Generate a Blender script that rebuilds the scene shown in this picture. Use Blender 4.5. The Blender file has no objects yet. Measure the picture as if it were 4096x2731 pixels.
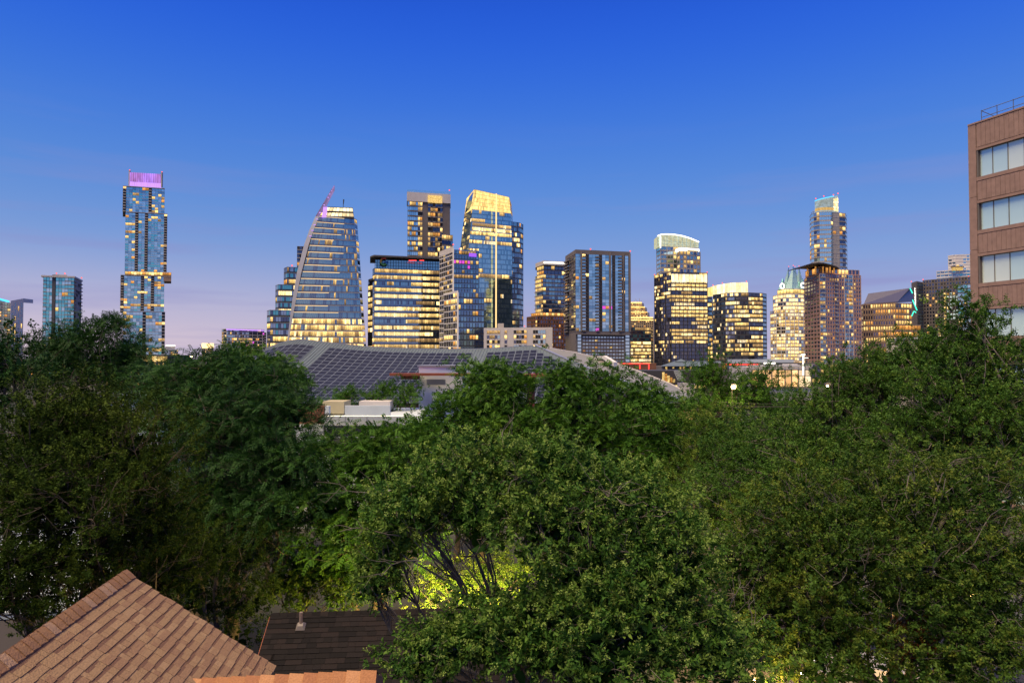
import bpy, math, random
import numpy as np
from mathutils import Vector
R = math.radians
scene = bpy.context.scene
col = scene.collection
# ---------------------------------------------------------------- camera
HC, FPX, PITCH = 11.0, 2700.0, R(1.45)      # eye height (m), focal length in pixels of the 4096 px photo
cam_d = bpy.data.cameras.new('camera'); cam = bpy.data.objects.new('camera', cam_d); col.objects.link(cam)
cam.location = (0, 0, HC); cam.rotation_euler = (R(90) + PITCH, 0, 0)
cam_d.sensor_width = 36; cam_d.lens = 36 * FPX / 4096; cam_d.clip_start = .1; cam_d.clip_end = 20000
scene.camera = cam
# ---------------------------------------------------------------- sky: dusk, afterglow low on the left and behind
SUN_AZ, SUN_EL = R(222), R(68)              # direction the soft afterglow comes from (behind left)
world = bpy.data.worlds.new('World'); scene.world = world; world.use_nodes = True
nt = world.node_tree; nt.nodes.clear(); N = nt.nodes.new; L = nt.links.new
wo = N('ShaderNodeOutputWorld'); bg = N('ShaderNodeBackground'); L(bg.outputs[0], wo.inputs[0])
tc = N('ShaderNodeTexCoord'); sp = N('ShaderNodeSeparateXYZ'); L(tc.outputs['Generated'], sp.inputs[0])
ramp = N('ShaderNodeValToRGB'); L(sp.outputs['Z'], ramp.inputs[0])
def lin(c): return tuple(((x / 255) / 12.92 if x <= 10 else (((x / 255) + .055) / 1.055) ** 2.4) for x in c)
stops = [(0.0, (204, 192, 208)), (.05, (170, 173, 212)), (.12, (136, 160, 212)), (.20, (100, 144, 212)), (.29, (72, 126, 214)), (.38, (47, 104, 216)), (.47, (30, 84, 212)), (1.0, (22, 62, 172))]
er = ramp.color_ramp; er.interpolation = 'B_SPLINE'
while len(er.elements) < len(stops): er.elements.new(.5)
for e, (p, c) in zip(er.elements, stops): e.position = p; e.color = (*lin(c), 1)
# pink low band towards the left (where the sun went down), plus faint high streaks of cloud
rose = N('ShaderNodeMix'); rose.data_type = 'RGBA'
mr1 = N('ShaderNodeMapRange'); mr1.inputs[1].default_value = .17; mr1.inputs[2].default_value = 0; mr1.interpolation_type = 'SMOOTHSTEP'; L(sp.outputs['Z'], mr1.inputs[0])
mr2 = N('ShaderNodeMapRange'); mr2.inputs[1].default_value = .35; mr2.inputs[2].default_value = -.75; mr2.interpolation_type = 'SMOOTHSTEP'; L(sp.outputs['X'], mr2.inputs[0])
mm = N('ShaderNodeMath'); mm.operation = 'MULTIPLY'; L(mr1.outputs[0], mm.inputs[0]); L(mr2.outputs[0], mm.inputs[1])
mm2 = N('ShaderNodeMath'); mm2.operation = 'MULTIPLY'; mm2.inputs[1].default_value = .45; L(mm.outputs[0], mm2.inputs[0])
L(mm2.outputs[0], rose.inputs['Factor']); L(ramp.outputs[0], rose.inputs['A']); rose.inputs['B'].default_value = (*lin((232, 204, 206)), 1)
mp = N('ShaderNodeMapping'); mp.inputs['Scale'].default_value = (2.2, 2.2, 26); mp.inputs['Rotation'].default_value = (0, R(5), 0); L(tc.outputs['Generated'], mp.inputs[0])
cn = N('ShaderNodeTexNoise'); cn.inputs['Scale'].default_value = 1.1; cn.inputs['Detail'].default_value = 4; L(mp.outputs[0], cn.inputs['Vector'])
cr = N('ShaderNodeMapRange'); cr.inputs[1].default_value = .50; cr.inputs[2].default_value = .72; L(cn.outputs['Fac'], cr.inputs[0])
ce = N('ShaderNodeMapRange'); ce.inputs[1].default_value = .36; ce.inputs[2].default_value = .07; ce.interpolation_type = 'SMOOTHSTEP'; L(sp.outputs['Z'], ce.inputs[0])
cm = N('ShaderNodeMath'); cm.operation = 'MULTIPLY'; L(cr.outputs[0], cm.inputs[0]); L(ce.outputs[0], cm.inputs[1])
cm3 = N('ShaderNodeMath'); cm3.operation = 'MULTIPLY'; cm3.inputs[1].default_value = .62; L(cm.outputs[0], cm3.inputs[0])
cl = N('ShaderNodeMix'); cl.data_type = 'RGBA'; L(cm3.outputs[0], cl.inputs['Factor']); L(rose.outputs['Result'], cl.inputs['A']); cl.inputs['B'].default_value = (*lin((140, 140, 196)), 1)
# a share of physical sky with the same sun direction carries the directional afterglow
sky = N('ShaderNodeTexSky'); sky.sky_type = 'NISHITA'; sky.sun_disc = False; sky.sun_elevation = R(1.0); sky.sun_rotation = SUN_AZ; sky.ozone_density = 4.0; sky.air_density = 1.2; sky.dust_density = .6
sk = N('ShaderNodeMix'); sk.data_type = 'RGBA'; sk.blend_type = 'ADD'; sk.inputs['Factor'].default_value = .05
L(cl.outputs['Result'], sk.inputs['A']); L(sky.outputs[0], sk.inputs['B'])
L(sk.outputs['Result'], bg.inputs['Color']); bg.inputs['Strength'].default_value = .785
# ---------------------------------------------------------------- soft warm afterglow
sun_d = bpy.data.lights.new('sun', 'SUN'); sun = bpy.data.objects.new('sun', sun_d); col.objects.link(sun)
sun_d.energy = 5.0; sun_d.angle = R(42); sun_d.color = (1.0, .79, .44); sun_d.specular_factor = .12
dv = Vector((math.sin(SUN_AZ) * math.cos(SUN_EL), math.cos(SUN_AZ) * math.cos(SUN_EL), math.sin(SUN_EL)))
sun.rotation_euler = dv.to_track_quat('Z', 'Y').to_euler()
vs = scene.view_settings; scene.display_settings.display_device = 'sRGB'
vs.view_transform = 'Standard'; vs.look = 'None'; vs.exposure = 0.35; vs.gamma = 1; vs.use_curve_mapping = False
cy = scene.cycles; cy.max_bounces = 5; cy.diffuse_bounces = 1; cy.glossy_bounces = 3; cy.transmission_bounces = 3; cy.transparent_max_bounces = 4
cy.use_denoising = True; cy.denoiser = 'OPENIMAGEDENOISE'; cy.sample_clamp_indirect = 3.0; cy.caustics_reflective = False; cy.caustics_refractive = False
cy.use_adaptive_sampling = True; cy.adaptive_threshold = .012
# ---------------------------------------------------------------- helpers
SP, CP = math.sin(PITCH), math.cos(PITCH)
def ray(sx, sy):
    u = (sx - 2048) / FPX; v = (1365.5 - sy) / FPX
    return Vector((u, CP - v * SP, SP + v * CP))
def W(sx, sy, Y):
    d = ray(sx, sy); t = Y / d.y
    return Vector((d.x * t, Y, HC + d.z * t))
def Wz(sx, sy, z):
    d = ray(sx, sy); t = (z - HC) / d.z
    return Vector((d.x * t, d.y * t, z))
def G(sx, Y): return Vector(((sx - 2048) / FPX * CP * Y, Y, 0))   # plan position on a bearing
def zs(sy, Y): return W(2048, sy, Y).z
def origin(o):
    v = Vector((0, 0, 0))
    while o is not None: v += o.location; o = o.parent
    return v
def root(name, label, cat, loc=(0, 0, 0), group=None, kind=None):
    o = bpy.data.objects.new(name, None); col.objects.link(o); o.location = loc; o.empty_display_size = .3
    return tag(o, label, cat, group, kind)
def tag(o, label=None, cat=None, group=None, kind=None):
    if label: o['label'] = label
    if cat: o['category'] = cat
    if group: o['group'] = group
    if kind: o['kind'] = kind
    return o
def obj(name, me, parent=None):
    o = bpy.data.objects.new(name, me); col.objects.link(o); o.parent = parent
    return o
class MB:
    """collects polygons in world coordinates, builds one mesh object"""
    def __init__(s): s.v = []; s.f = []; s.mi = []
    def poly(s, pts, m=0):
        i = len(s.v); s.v += [tuple(p) for p in pts]; s.f.append(tuple(range(i, i + len(pts)))); s.mi.append(m); return s
    def hexa(s, c, m=0):     # 8 corners: bottom loop 0-3, top loop 4-7
        i = len(s.v); s.v += [tuple(p) for p in c]
        for f in ((0, 3, 2, 1), (4, 5, 6, 7), (0, 1, 5, 4), (1, 2, 6, 5), (2, 3, 7, 6), (3, 0, 4, 7)): s.f.append(tuple(i + k for k in f)); s.mi.append(m)
        return s
    def box(s, x0, x1, y0, y1, z0, z1, m=0):
        return s.hexa([(x0, y0, z0), (x1, y0, z0), (x1, y1, z0), (x0, y1, z0), (x0, y0, z1), (x1, y0, z1), (x1, y1, z1), (x0, y1, z1)], m)
    def beam(s, a, b, wv, hv, m=0):  # bar from a to b; wv, hv: full cross-section vectors
        a = Vector(a); b = Vector(b); w = Vector(wv) / 2; h = Vector(hv) / 2
        return s.hexa([a - w - h, a + w - h, b + w - h, b - w - h, a - w + h, a + w + h, b + w + h, b - w + h], m)
    def loft(s, lo, hi, m=0, cap=True):
        n = len(lo); i = len(s.v); s.v += [tuple(p) for p in lo] + [tuple(p) for p in hi]
        for k in range(n): s.f.append((i + k, i + (k + 1) % n, i + n + (k + 1) % n, i + n + k)); s.mi.append(m)
        if cap: s.f.append(tuple(i + k for k in range(n - 1, -1, -1))); s.f.append(tuple(i + n + k for k in range(n))); s.mi += [m, m]
        return s
    def prism(s, poly, z0, z1, m=0):
        return s.loft([(p[0], p[1], z0) for p in poly], [(p[0], p[1], z1) for p in poly], m)
    def tube(s, pts, rad, sides=6, m=0, cap=True):
        pts = [Vector(p) for p in pts]; n = len(pts); i = len(s.v)
        for k, p in enumerate(pts):
            t = (pts[min(k + 1, n - 1)] - pts[max(k - 1, 0)]).normalized()
            a = t.cross(Vector((0, 0, 1)) if abs(t.z) < .9 else Vector((1, 0, 0))).normalized(); b = t.cross(a)
            r = rad[k] if isinstance(rad, (list, tuple)) else rad
            for q in range(sides): an = 2 * math.pi * q / sides; s.v.append(tuple(p + a * r * math.cos(an) + b * r * math.sin(an)))
        for k in range(n - 1):
            for q in range(sides): s.f.append((i + k * sides + q, i + k * sides + (q + 1) % sides, i + (k + 1) * sides + (q + 1) % sides, i + (k + 1) * sides + q)); s.mi.append(m)
        if cap: s.f.append(tuple(i + q for q in range(sides))); s.f.append(tuple(i + (n - 1) * sides + q for q in range(sides))); s.mi += [m, m]
        return s
    def ball(s, c, r, m=0, n=8, k=5):
        c = Vector(c)
        g = [[c + Vector((r * math.sin(math.pi * a / k) * math.cos(2 * math.pi * b / n), r * math.sin(math.pi * a / k) * math.sin(2 * math.pi * b / n), r * math.cos(math.pi * a / k))) for b in range(n)] for a in range(k + 1)]
        for a in range(k):
            for b in range(n): s.poly([g[a][b], g[a + 1][b], g[a + 1][(b + 1) % n], g[a][(b + 1) % n]], m)
        return s
    def build(s, name, mats, parent=None, smooth=False, kind=None, label=None):
        if not s.f: return None
        o0 = origin(parent) if parent else Vector((0, 0, 0))
        me = bpy.data.meshes.new(name); me.from_pydata([(x - o0.x, y - o0.y, z - o0.z) for x, y, z in s.v], [], s.f)
        mats = mats if isinstance(mats, (list, tuple)) else [mats]
        for m in mats: me.materials.append(m)
        if len(mats) > 1: me.polygons.foreach_set('material_index', s.mi)
        if smooth: me.polygons.foreach_set('use_smooth', [True] * len(s.f))
        me.update()
        o = obj(name, me, parent)
        if kind: o['kind'] = kind
        if label: o['label'] = label
        return o
# ---------------------------------------------------------------- materials
def newmat(name):
    m = bpy.data.materials.new(name); m.use_nodes = True; t = m.node_tree; t.nodes.clear()
    return m, t, t.nodes.new, t.links.new
def pm(name, c, rough=.8, metal=0., var=.15, scale=1., bump=0., spec=.5, streak=1.):
    m, t, N, L = newmat(name); o = N('ShaderNodeOutputMaterial'); p = N('ShaderNodeBsdfPrincipled'); L(p.outputs[0], o.inputs[0])
    p.inputs['Roughness'].default_value = rough; p.inputs['Metallic'].default_value = metal; p.inputs['Specular IOR Level'].default_value = spec
    g = N('ShaderNodeNewGeometry'); mp = N('ShaderNodeMapping'); mp.inputs['Scale'].default_value = (1, 1, 1 / streak); L(g.outputs['Position'], mp.inputs[0])
    n = N('ShaderNodeTexNoise'); n.inputs['Scale'].default_value = scale; n.inputs['Detail'].default_value = 5; L(mp.outputs[0], n.inputs['Vector'])
    r = N('ShaderNodeValToRGB'); L(n.outputs['Fac'], r.inputs[0]); e = r.color_ramp.elements
    e[0].position = .3; e[1].position = .7
    e[0].color = (*[x * (1 - var) for x in c], 1); e[1].color = (*[min(1, x * (1 + var)) for x in c], 1)
    L(r.outputs[0], p.inputs['Base Color'])
    if bump:
        b = N('ShaderNodeBump'); b.inputs['Strength'].default_value = bump; b.inputs['Distance'].default_value = .05; L(n.outputs['Fac'], b.inputs['Height']); L(b.outputs[0], p.inputs['Normal'])
    return m
def glassm(name, tint, rough=.06, metal=.9, wob=.02):
    m, t, N, L = newmat(name); o = N('ShaderNodeOutputMaterial'); p = N('ShaderNodeBsdfPrincipled'); L(p.outputs[0], o.inputs[0])
    p.inputs['Base Color'].default_value = (*tint, 1); p.inputs['Metallic'].default_value = metal; p.inputs['Roughness'].default_value = rough
    g = N('ShaderNodeNewGeometry'); n = N('ShaderNodeTexNoise'); n.inputs['Scale'].default_value = .22; n.inputs['Detail'].default_value = 3; L(g.outputs['Position'], n.inputs['Vector'])
    b = N('ShaderNodeBump'); b.inputs['Strength'].default_value = wob * 10; b.inputs['Distance'].default_value = .25; L(n.outputs['Fac'], b.inputs['Height']); L(b.outputs[0], p.inputs['Normal'])
    return m
def litm(name, c, s, lo=.22, hi=1.6, scale=1.3, stretch=1.4):
    """a lit room seen through a window: uneven light, fittings and furniture"""
    m, t, N, L = newmat(name); o = N('ShaderNodeOutputMaterial'); e = N('ShaderNodeEmission'); L(e.outputs[0], o.inputs[0])
    g = N('ShaderNodeNewGeometry'); mp = N('ShaderNodeMapping'); mp.inputs['Scale'].default_value = (1, 1, stretch); L(g.outputs['Position'], mp.inputs[0])
    n = N('ShaderNodeTexNoise'); n.inputs['Scale'].default_value = scale; n.inputs['Detail'].default_value = 4; n.inputs['Roughness'].default_value = .7; L(mp.outputs[0], n.inputs['Vector'])
    oi = N('ShaderNodeObjectInfo')
    r = N('ShaderNodeMapRange'); r.inputs[1].default_value = .33; r.inputs[2].default_value = .68; r.inputs[3].default_value = lo; r.inputs[4].default_value = hi; L(n.outputs['Fac'], r.inputs[0])
    r2 = N('ShaderNodeMapRange'); r2.inputs[3].default_value = .55; r2.inputs[4].default_value = 1.3; L(oi.outputs['Random'], r2.inputs[0])
    x = N('ShaderNodeMath'); x.operation = 'MULTIPLY'; L(r.outputs[0], x.inputs[0]); L(r2.outputs[0], x.inputs[1])
    uv = N('ShaderNodeUVMap'); sx_ = N('ShaderNodeSeparateXYZ'); L(uv.outputs[0], sx_.inputs[0]); rv = N('ShaderNodeMapRange'); rv.inputs[1].default_value = .15; rv.inputs[2].default_value = .85; rv.inputs[3].default_value = .6 if lo < .3 else 1.; rv.inputs[4].default_value = 1.4 if lo < .3 else 1.; L(sx_.outputs['Y'], rv.inputs[0])
    n2 = N('ShaderNodeTexNoise'); n2.inputs['Scale'].default_value = scale * 2.6; L(mp.outputs[0], n2.inputs['Vector']); r3 = N('ShaderNodeMapRange'); r3.inputs[1].default_value = .35; r3.inputs[2].default_value = .62; r3.inputs[3].default_value = .55 if lo < .3 else .85; r3.inputs[4].default_value = 1.15; L(n2.outputs['Fac'], r3.inputs[0])
    xv = N('ShaderNodeMath'); xv.operation = 'MULTIPLY'; L(rv.outputs[0], xv.inputs[0]); L(r3.outputs[0], xv.inputs[1]); xw = N('ShaderNodeMath'); xw.operation = 'MULTIPLY'; L(x.outputs[0], xw.inputs[0]); L(xv.outputs[0], xw.inputs[1])
    x2 = N('ShaderNodeMath'); x2.operation = 'MULTIPLY'; x2.inputs[1].default_value = s; L(xw.outputs[0], x2.inputs[0]); L(x2.outputs[0], e.inputs['Strength'])
    cr = N('ShaderNodeValToRGB'); L(n.outputs['Fac'], cr.inputs[0]); q = cr.color_ramp.elements; q[0].position = .35; q[1].position = .7
    q[0].color = (c[0], c[1] * .82, c[2] * .6, 1); q[1].color = (*c, 1); L(cr.outputs[0], e.inputs['Color'])
    m.cycles.emission_sampling = 'NONE'
    return m
def emit(name, c, s, sample=False):
    m, t, N, L = newmat(name); o = N('ShaderNodeOutputMaterial'); e = N('ShaderNodeEmission'); L(e.outputs[0], o.inputs[0])
    e.inputs['Color'].default_value = (*c, 1); e.inputs['Strength'].default_value = s
    if not sample: m.cycles.emission_sampling = 'NONE'
    return m
M = {}
M['w1'] = litm('lit_warm', (1, .72, .27), 1.45); M['w2'] = litm('lit_soft', (1, .68, .26), 1.0)
M['w3'] = litm('lit_amber', (1, .48, .13), .85); M['w4'] = litm('lit_pale', (1, .80, .40), 1.7, .5, 1.4)
M['w5'] = litm('lit_dim', (.95, .62, .28), .5, .2, 1.7); M['w6'] = litm('lit_white', (1, .86, .58), 1.15, .3, 1.5); M['wt'] = litm('lit_cool', (.75, .95, 1), .8)
M['pu'] = emit('lit_purple', (.38, .12, 1), .9); M['ma'] = emit('lit_magenta', (.85, .1, .75), .8); M['bl'] = emit('lit_blue', (.12, .2, 1), .9)
M['gr'] = emit('lit_green', (.15, .9, .4), .9); M['red'] = emit('beacon_red', (1, .10, .06), 1.6)
M['gold'] = litm('crown_gold', (1, .74, .28), 1.35, .75, 1.2, .35, .4); M['cream'] = litm('cream_panel', (1, .86, .55), 1.5, .9, 1.1, .1, 1); M['white_led'] = emit('led_white', (1, .93, .78), 2.2)
M['warm_led'] = emit('led_warm', (1, .66, .28), 1.25); M['cyan_led'] = emit('led_cyan', (.08, .55, 1), 1.5); M['neon_green'] = emit('neon_green', (.05, .9, .55), 1.6); M['neon_red'] = emit('neon_red', (1, .06, .05), 2.0)
M['violet_led'] = emit('led_violet', (.62, .32, 1), 1.0); M['crown_violet'] = litm('crown_violet', (.52, .26, 1), .85, .85, 1.15, .12, .3)
M['gb0'] = glassm('glass_blue', (0.44, 0.64, 0.69)); M['gb1'] = glassm('glass_blue_deep', (0.27, 0.44, 0.51)); M['gb2'] = glassm('glass_blue_light', (0.67, 0.84, 0.85)); M['gb3'] = glassm('glass_navy', (.19, .27, .36))
M['gt0'] = glassm('glass_teal', (.24, .68, .66)); M['gt1'] = glassm('glass_teal_deep', (.16, .50, .52)); M['gt2'] = glassm('glass_teal_light', (0.67, 0.85, 0.84))
M['gk0'] = glassm('glass_smoke', (0.13, 0.15, 0.22)); M['gk1'] = glassm('glass_black', (.10, .105, .14)); M['gk2'] = glassm('glass_bronze', (.20, .18, .18)); M['gg'] = glassm('glass_grey', (0.38, 0.46, 0.54))
M['void'] = pm('recess_shade', (.035, .032, .034), .9); M['conc'] = pm('concrete', (.36, .33, .31), .9, var=.1, scale=.15); M['pale'] = pm('pale_panel', (.55, .50, .47), .8, var=.07, scale=.2)  # void: flat near-black panes imitate the shade inside balcony recesses
M['white'] = pm('white_panel', (.66, .62, .60), .75, var=.06, scale=.2); M['dark'] = pm('dark_frame', (.045, .042, .045), .7, var=.1, scale=.3); M['char'] = pm('charcoal_panel', (.085, .08, .085), .75, var=.1, scale=.3)
M['taupe'] = pm('taupe_panel', (.16, .135, .125), .85, var=.1, scale=.2); M['alu'] = pm('aluminium', (.42, .43, .45), .4, .6, var=.08, scale=.3); M['silver'] = pm('silver_panel', (.30, .30, .35), .5, .0, var=.05, scale=.3); M['brick'] = pm('brick', (.20, .085, .05), .9, var=.2, scale=1.2)
M['rosebrick'] = pm('rose_brick', (.46, .275, .215), .9, var=.1, scale=.6); M['lime'] = pm('limestone', (.50, .38, .24), .85, var=.1, scale=.3); M['tan'] = pm('tan_stone', (.30, .20, .14), .85, var=.12, scale=.3)
M['slate'] = glassm('slate_roof_glass', (.17, .16, .19), .35, .7); M['brownstone'] = pm('brown_precast', (.31, .195, .158), .95, var=.13, scale=2.5, bump=.2)
# ================================================================ ground
g = MB(); g.poly([(-9000, -300, 0), (9000, -300, 0), (9000, 14000, 0), (-9000, 14000, 0)])
tag(g.build('ground', pm('ground_dark', (.045, .045, .035), .95, var=.4, scale=.25)), kind='structure')
# ================================================================ towers
M['wc'] = M['cream']
QUV = [0., 0., 1., 0., 1., 1., 0., 1.]
class Tower:
    def __init__(s, name, label, sx, Y, cat='building', seed=1):
        s.root = root(name, label, cat, G(sx, Y)); s.rng = random.Random(seed); s.panes = []; s.body = {}; s.mul = {}; s.bal = MB()
    def mb(s, mat, name='wall'): return s.body.setdefault((name, mat), MB())
    def lit(s, nf, nb, prob, run=3, keys=(('w1', 4), ('w2', 4), ('w4', 1), ('w3', 1))):
        ks = [k for k, w in keys for _ in range(w)]; out = []
        for i in range(nf):
            p = prob(i / max(1, nf - 1)) if callable(prob) else prob
            p = min(.93, p * s.rng.choice((.65, .85, 1, 1.1, 1.2))); row = []; on = s.rng.random() < p
            while len(row) < nb:
                run_ = run * (2.2 if run >= 3 else 1); ln = max(1, int(s.rng.expovariate(1 / run_) + .5)); ln2 = max(1, int(ln * 2 * (p if on else 1 - p) + .5))
                k = s.rng.choice(ks)
                row += [(k if s.rng.random() < .82 else s.rng.choice(ks)) if on else None for _ in range(ln2)]; on = s.rng.random() < p
            out.append(row[:nb])
        return out
    def facade(s, P, nf, nb, glass=('gb0', 'gb1'), lit=None, slab='conc', sh=.35, so=.25, mull='dark', mw=.12, mo=.12, mstep=1, mx=.06, my0=.26, my1=.08, skip=(), voids=(), balc=None, dz=0., colw=None):
        bl, br, tr, tl = [Vector(p) for p in P]
        n = (br - bl).cross(tl - bl).normalized()
        if n.dot(Vector((0, 0, HC)) - bl) < 0: n = -n
        def q(a, b): return (bl * (1 - a) + br * a) * (1 - b) + (tl * (1 - a) + tr * a) * b
        for i in range(nf):
            for j in range(nb):
                if (i, j) in skip: continue
                k = lit[i][j] if lit else None
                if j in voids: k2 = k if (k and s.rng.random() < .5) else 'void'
                else: k2 = k or s.rng.choice(glass)
                a0, a1, b0, b1 = (j + mx) / nb, (j + 1 - mx) / nb, (i + my0) / nf, (i + 1 - my1) / nf
                s.panes.append((k2, [q(a0, b0) + n * .06, q(a1, b0) + n * .06, q(a1, b1) + n * .06, q(a0, b1) + n * .06]))
                if balc and j in balc:
                    A, B = q(j / nb, i / nf), q((j + 1) / nb, i / nf); c = Vector((0, 0, .15))
                    s.bal.beam((A + B) / 2 - (B - A) / 2 + n * .75, B + n * .75, n * 1.5, c)
                    s.bal.beam(A + n * 1.45 + Vector((0, 0, .6)), B + n * 1.45 + Vector((0, 0, .6)), n * .06, Vector((0, 0, .9)))
        if slab:
            for i in range(nf + 1):
                A, B = q(0, i / nf), q(1, i / nf); up = Vector((0, 0, sh))
                s.slabs.setdefault((s.vid, i, slab), MB()).beam(A + n * (so / 2) + Vector((0, 0, dz)), B + n * (so / 2) + Vector((0, 0, dz)), n * so, up)
        if mull:
            d = (br - bl).normalized()
            for j in range(0, nb + 1, mstep):
                s.mul.setdefault(mull, MB()).beam(q(j / nb, 0) + n * mo / 2, q(j / nb, 1) + n * mo / 2, d * (mw if 0 < j < nb or not colw else colw), n * mo)
        return n
    slabs = None; vid = 0; balm = 'conc'
    def vol(s, chain, z0, z1, wall='dark', back=None, roof=True):
        """chain: [(sx, Y)] visible corners left to right; returns plan points. walls are closed behind"""
        if s.slabs is None: s.slabs = {}
        s.vid += 1
        p = [G(*c) for c in chain]
        if len(p) == 2:
            k = 1 + (back or 25) / p[0].y; poly = [p[0], p[1], p[1] * k * .995 + p[0] * k * .005, p[0] * k * .995 + p[1] * k * .005]
        elif len(p) == 3: poly = p + [p[0] + p[2] - p[1]]
        else: poly = p + [p[-1] * 1.03, p[0] * 1.03]
        s.mb(wall).prism(poly, z0, z1)
        return p
    def face(s, a, b, z0, z1, nf, nb, **k):
        V = lambda p, z: Vector((p.x, p.y, z))
        return s.facade((V(a, z0), V(b, z0), V(b, z1), V(a, z1)), nf, nb, **k)
    def tower(s, chain, z0, z1, nf, nbs, wall='dark', back=None, lits=None, **k):
        p = s.vol(chain, z0, z1, wall, back)
        for i, nb in enumerate(nbs):
            kk = dict(k)
            for key in ('voids', 'balc', 'glass', 'skip', 'slab', 'mull'):
                if isinstance(kk.get(key), list): kk[key] = kk[key][i]
            if nb: s.face(p[i], p[i + 1], z0, z1, nf, nb, lit=lits[i] if lits else None, dz=.004 * i, **kk)
        return p
    def add(s, name, mb, mat, **k): return mb.build(name, mat, s.root, **k)
    def beacons(s, pts, r=.9):
        for p in pts: MB().ball(p, r, n=6, k=4).build('beacon', M['red'], s.root)
    def done(s, limit=170):
        for (nm, mat), mb in s.body.items(): mb.build(nm, M[mat], s.root)
        for (v, i, mat), mb in (s.slabs or {}).items(): mb.build('floor_slab', M[mat], s.root)
        for mat, mb in s.mul.items(): mb.build('mullion', M[mat], s.root, kind='stuff')
        s.bal.build('balcony', M[s.balm], s.root, kind='stuff')
        o0 = origin(s.root)
        def area(c): return (c[1] - c[0]).cross(c[3] - c[0]).length
        lt = [p for p in s.panes if p[0][0] in 'wpmb' or p[0] in ('gold', 'gr')]; dk = [p for p in s.panes if not (p[0][0] in 'wpmb' or p[0] in ('gold', 'gr'))]
        s.rng.shuffle(dk); lt.sort(key=lambda p: -area(p[1]))
        single = lt[:limit] + dk[:max(0, limit - len(lt))]; rest = lt[limit:] + dk[max(0, limit - len(lt)):]
        for k, c in single:
            me = bpy.data.meshes.new('window'); me.from_pydata([tuple(v - o0) for v in c], [], [(0, 1, 2, 3)]); me.materials.append(M[k]); me.uv_layers.new().data.foreach_set('uv', QUV); obj('window', me, s.root)
        if rest:
            ks = sorted({k for k, c in rest}); b = MB()
            for k, c in rest: b.poly(c, ks.index(k))
            g_ = b.build('glazing', [M[k] for k in ks], s.root, kind='stuff'); g_.data.uv_layers.new().data.foreach_set('uv', QUV * len(rest))
V3 = lambda p, z: Vector((p.x, p.y, z))
RES = (('w1', 3), ('w2', 4), ('w3', 2), ('w5', 3)); OFF = (('w1', 5), ('w4', 3), ('w2', 4), ('w5', 3), ('w6', 2))

# --- far left: pale pointed block with a blue-lit peak
t = Tower('apartment_building', 'pale pointed apartment block with a blue lit peak at the far left edge', 30, 900, seed=3)
z = zs(1212, 900); p = t.tower([(-60, 880), (38, 900)], 0, z, 22, [8], wall='taupe', lits=[t.lit(22, 8, .3, 2, RES)], slab='pale', sh=.9, glass=('gb0', 'gg', 'gb1'))
b = MB(); b.loft([W(-60, 1212, 880), W(38, 1212, 900), W(38, 1212, 925), W(-60, 1212, 905)], [W(-60, 1175, 880), W(38, 1208, 900), W(38, 1208, 925), W(-60, 1175, 905)]); t.add('roof', b, M['gb0'])
b = MB(); b.beam(W(-60, 1180, 879), W(36, 1206, 898.5), (0, 1, 0), (0, 0, 2.2)); t.add('light_strip', b, M['cyan_led'])
p = t.vol([(39, 885), (90, 900)], 0, zs(1206, 890), 'white')
b = MB(); zt = zs(1206, 890); b.loft([V3(p[0], zt), V3(p[1], zt), V3(p[1], zt) + Vector((0, 18, 0)), V3(p[0], zt) + Vector((0, 18, 0))], [V3(p[0], zt + .6), V3(p[1], zt + 5), V3(p[1], zt + 5) + Vector((0, 18, 0)), V3(p[0], zt + .6) + Vector((0, 18, 0))]); t.add('parapet', b, M['white'])
r = random.Random(4)
for j in range(4):
    for i in range(9):
        a = (j + .3) / 4; c = p[0].lerp(p[1], a); e = p[0].lerp(p[1], a + .09); z0 = 10 + i * 9.2 + (j % 2) * 4.6; k = 'w2' if r.random() < .35 else 'gb3'
        if z0 + 6 < zt: t.panes.append((k, [Vector((c.x, c.y - .1, z0)), Vector((e.x, e.y - .1, z0)), Vector((e.x, e.y - .1, z0 + 6)), Vector((c.x, c.y - .1, z0 + 6))]))
t.done()
# --- teal glass tower with balconies
t = Tower('apartment_tower', 'slim teal glass apartment tower with balconies down both edges and red beacons', 240, 850, seed=5)
z = zs(1112, 850)
p = t.tower([(168, 840), (292, 850), (322, 890)], 0, z, 24, [10, 4], wall='conc', lits=[t.lit(24, 10, .10, 1.2, RES), None], glass=[('gt0', 'gt1', 'gt0', 'gt2'), ('conc', 'void', 'conc')], slab='pale', sh=.3, so=.3, mull=['dark', None], balc=[(0, 7, 8, 9), (0, 3)], my0=.10, my1=.03)
b = MB(); f = p[0].lerp(p[1], .30); e = p[0].lerp(p[1], .40); b.prism([f + Vector((0, -1.2, 0)), e + Vector((0, -1.2, 0)), e, f], 0, z + 3); t.add('fin', b, M['char'])
b = MB(); b.prism([G(158, 836), G(294, 848), G(326, 893), G(200, 893)], z, z + 2); t.add('roof', b, M['pale'])
b = MB(); b.prism([G(208, 850), G(262, 855), G(268, 880), G(215, 880)], z + 2, z + 4.5); t.add('plant_room', b, M['conc'])
t.beacons([V3(G(220, 850), z + 6), V3(G(254, 852), z + 6), V3(G(321, 890), z + 5)]); t.done()
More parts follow.
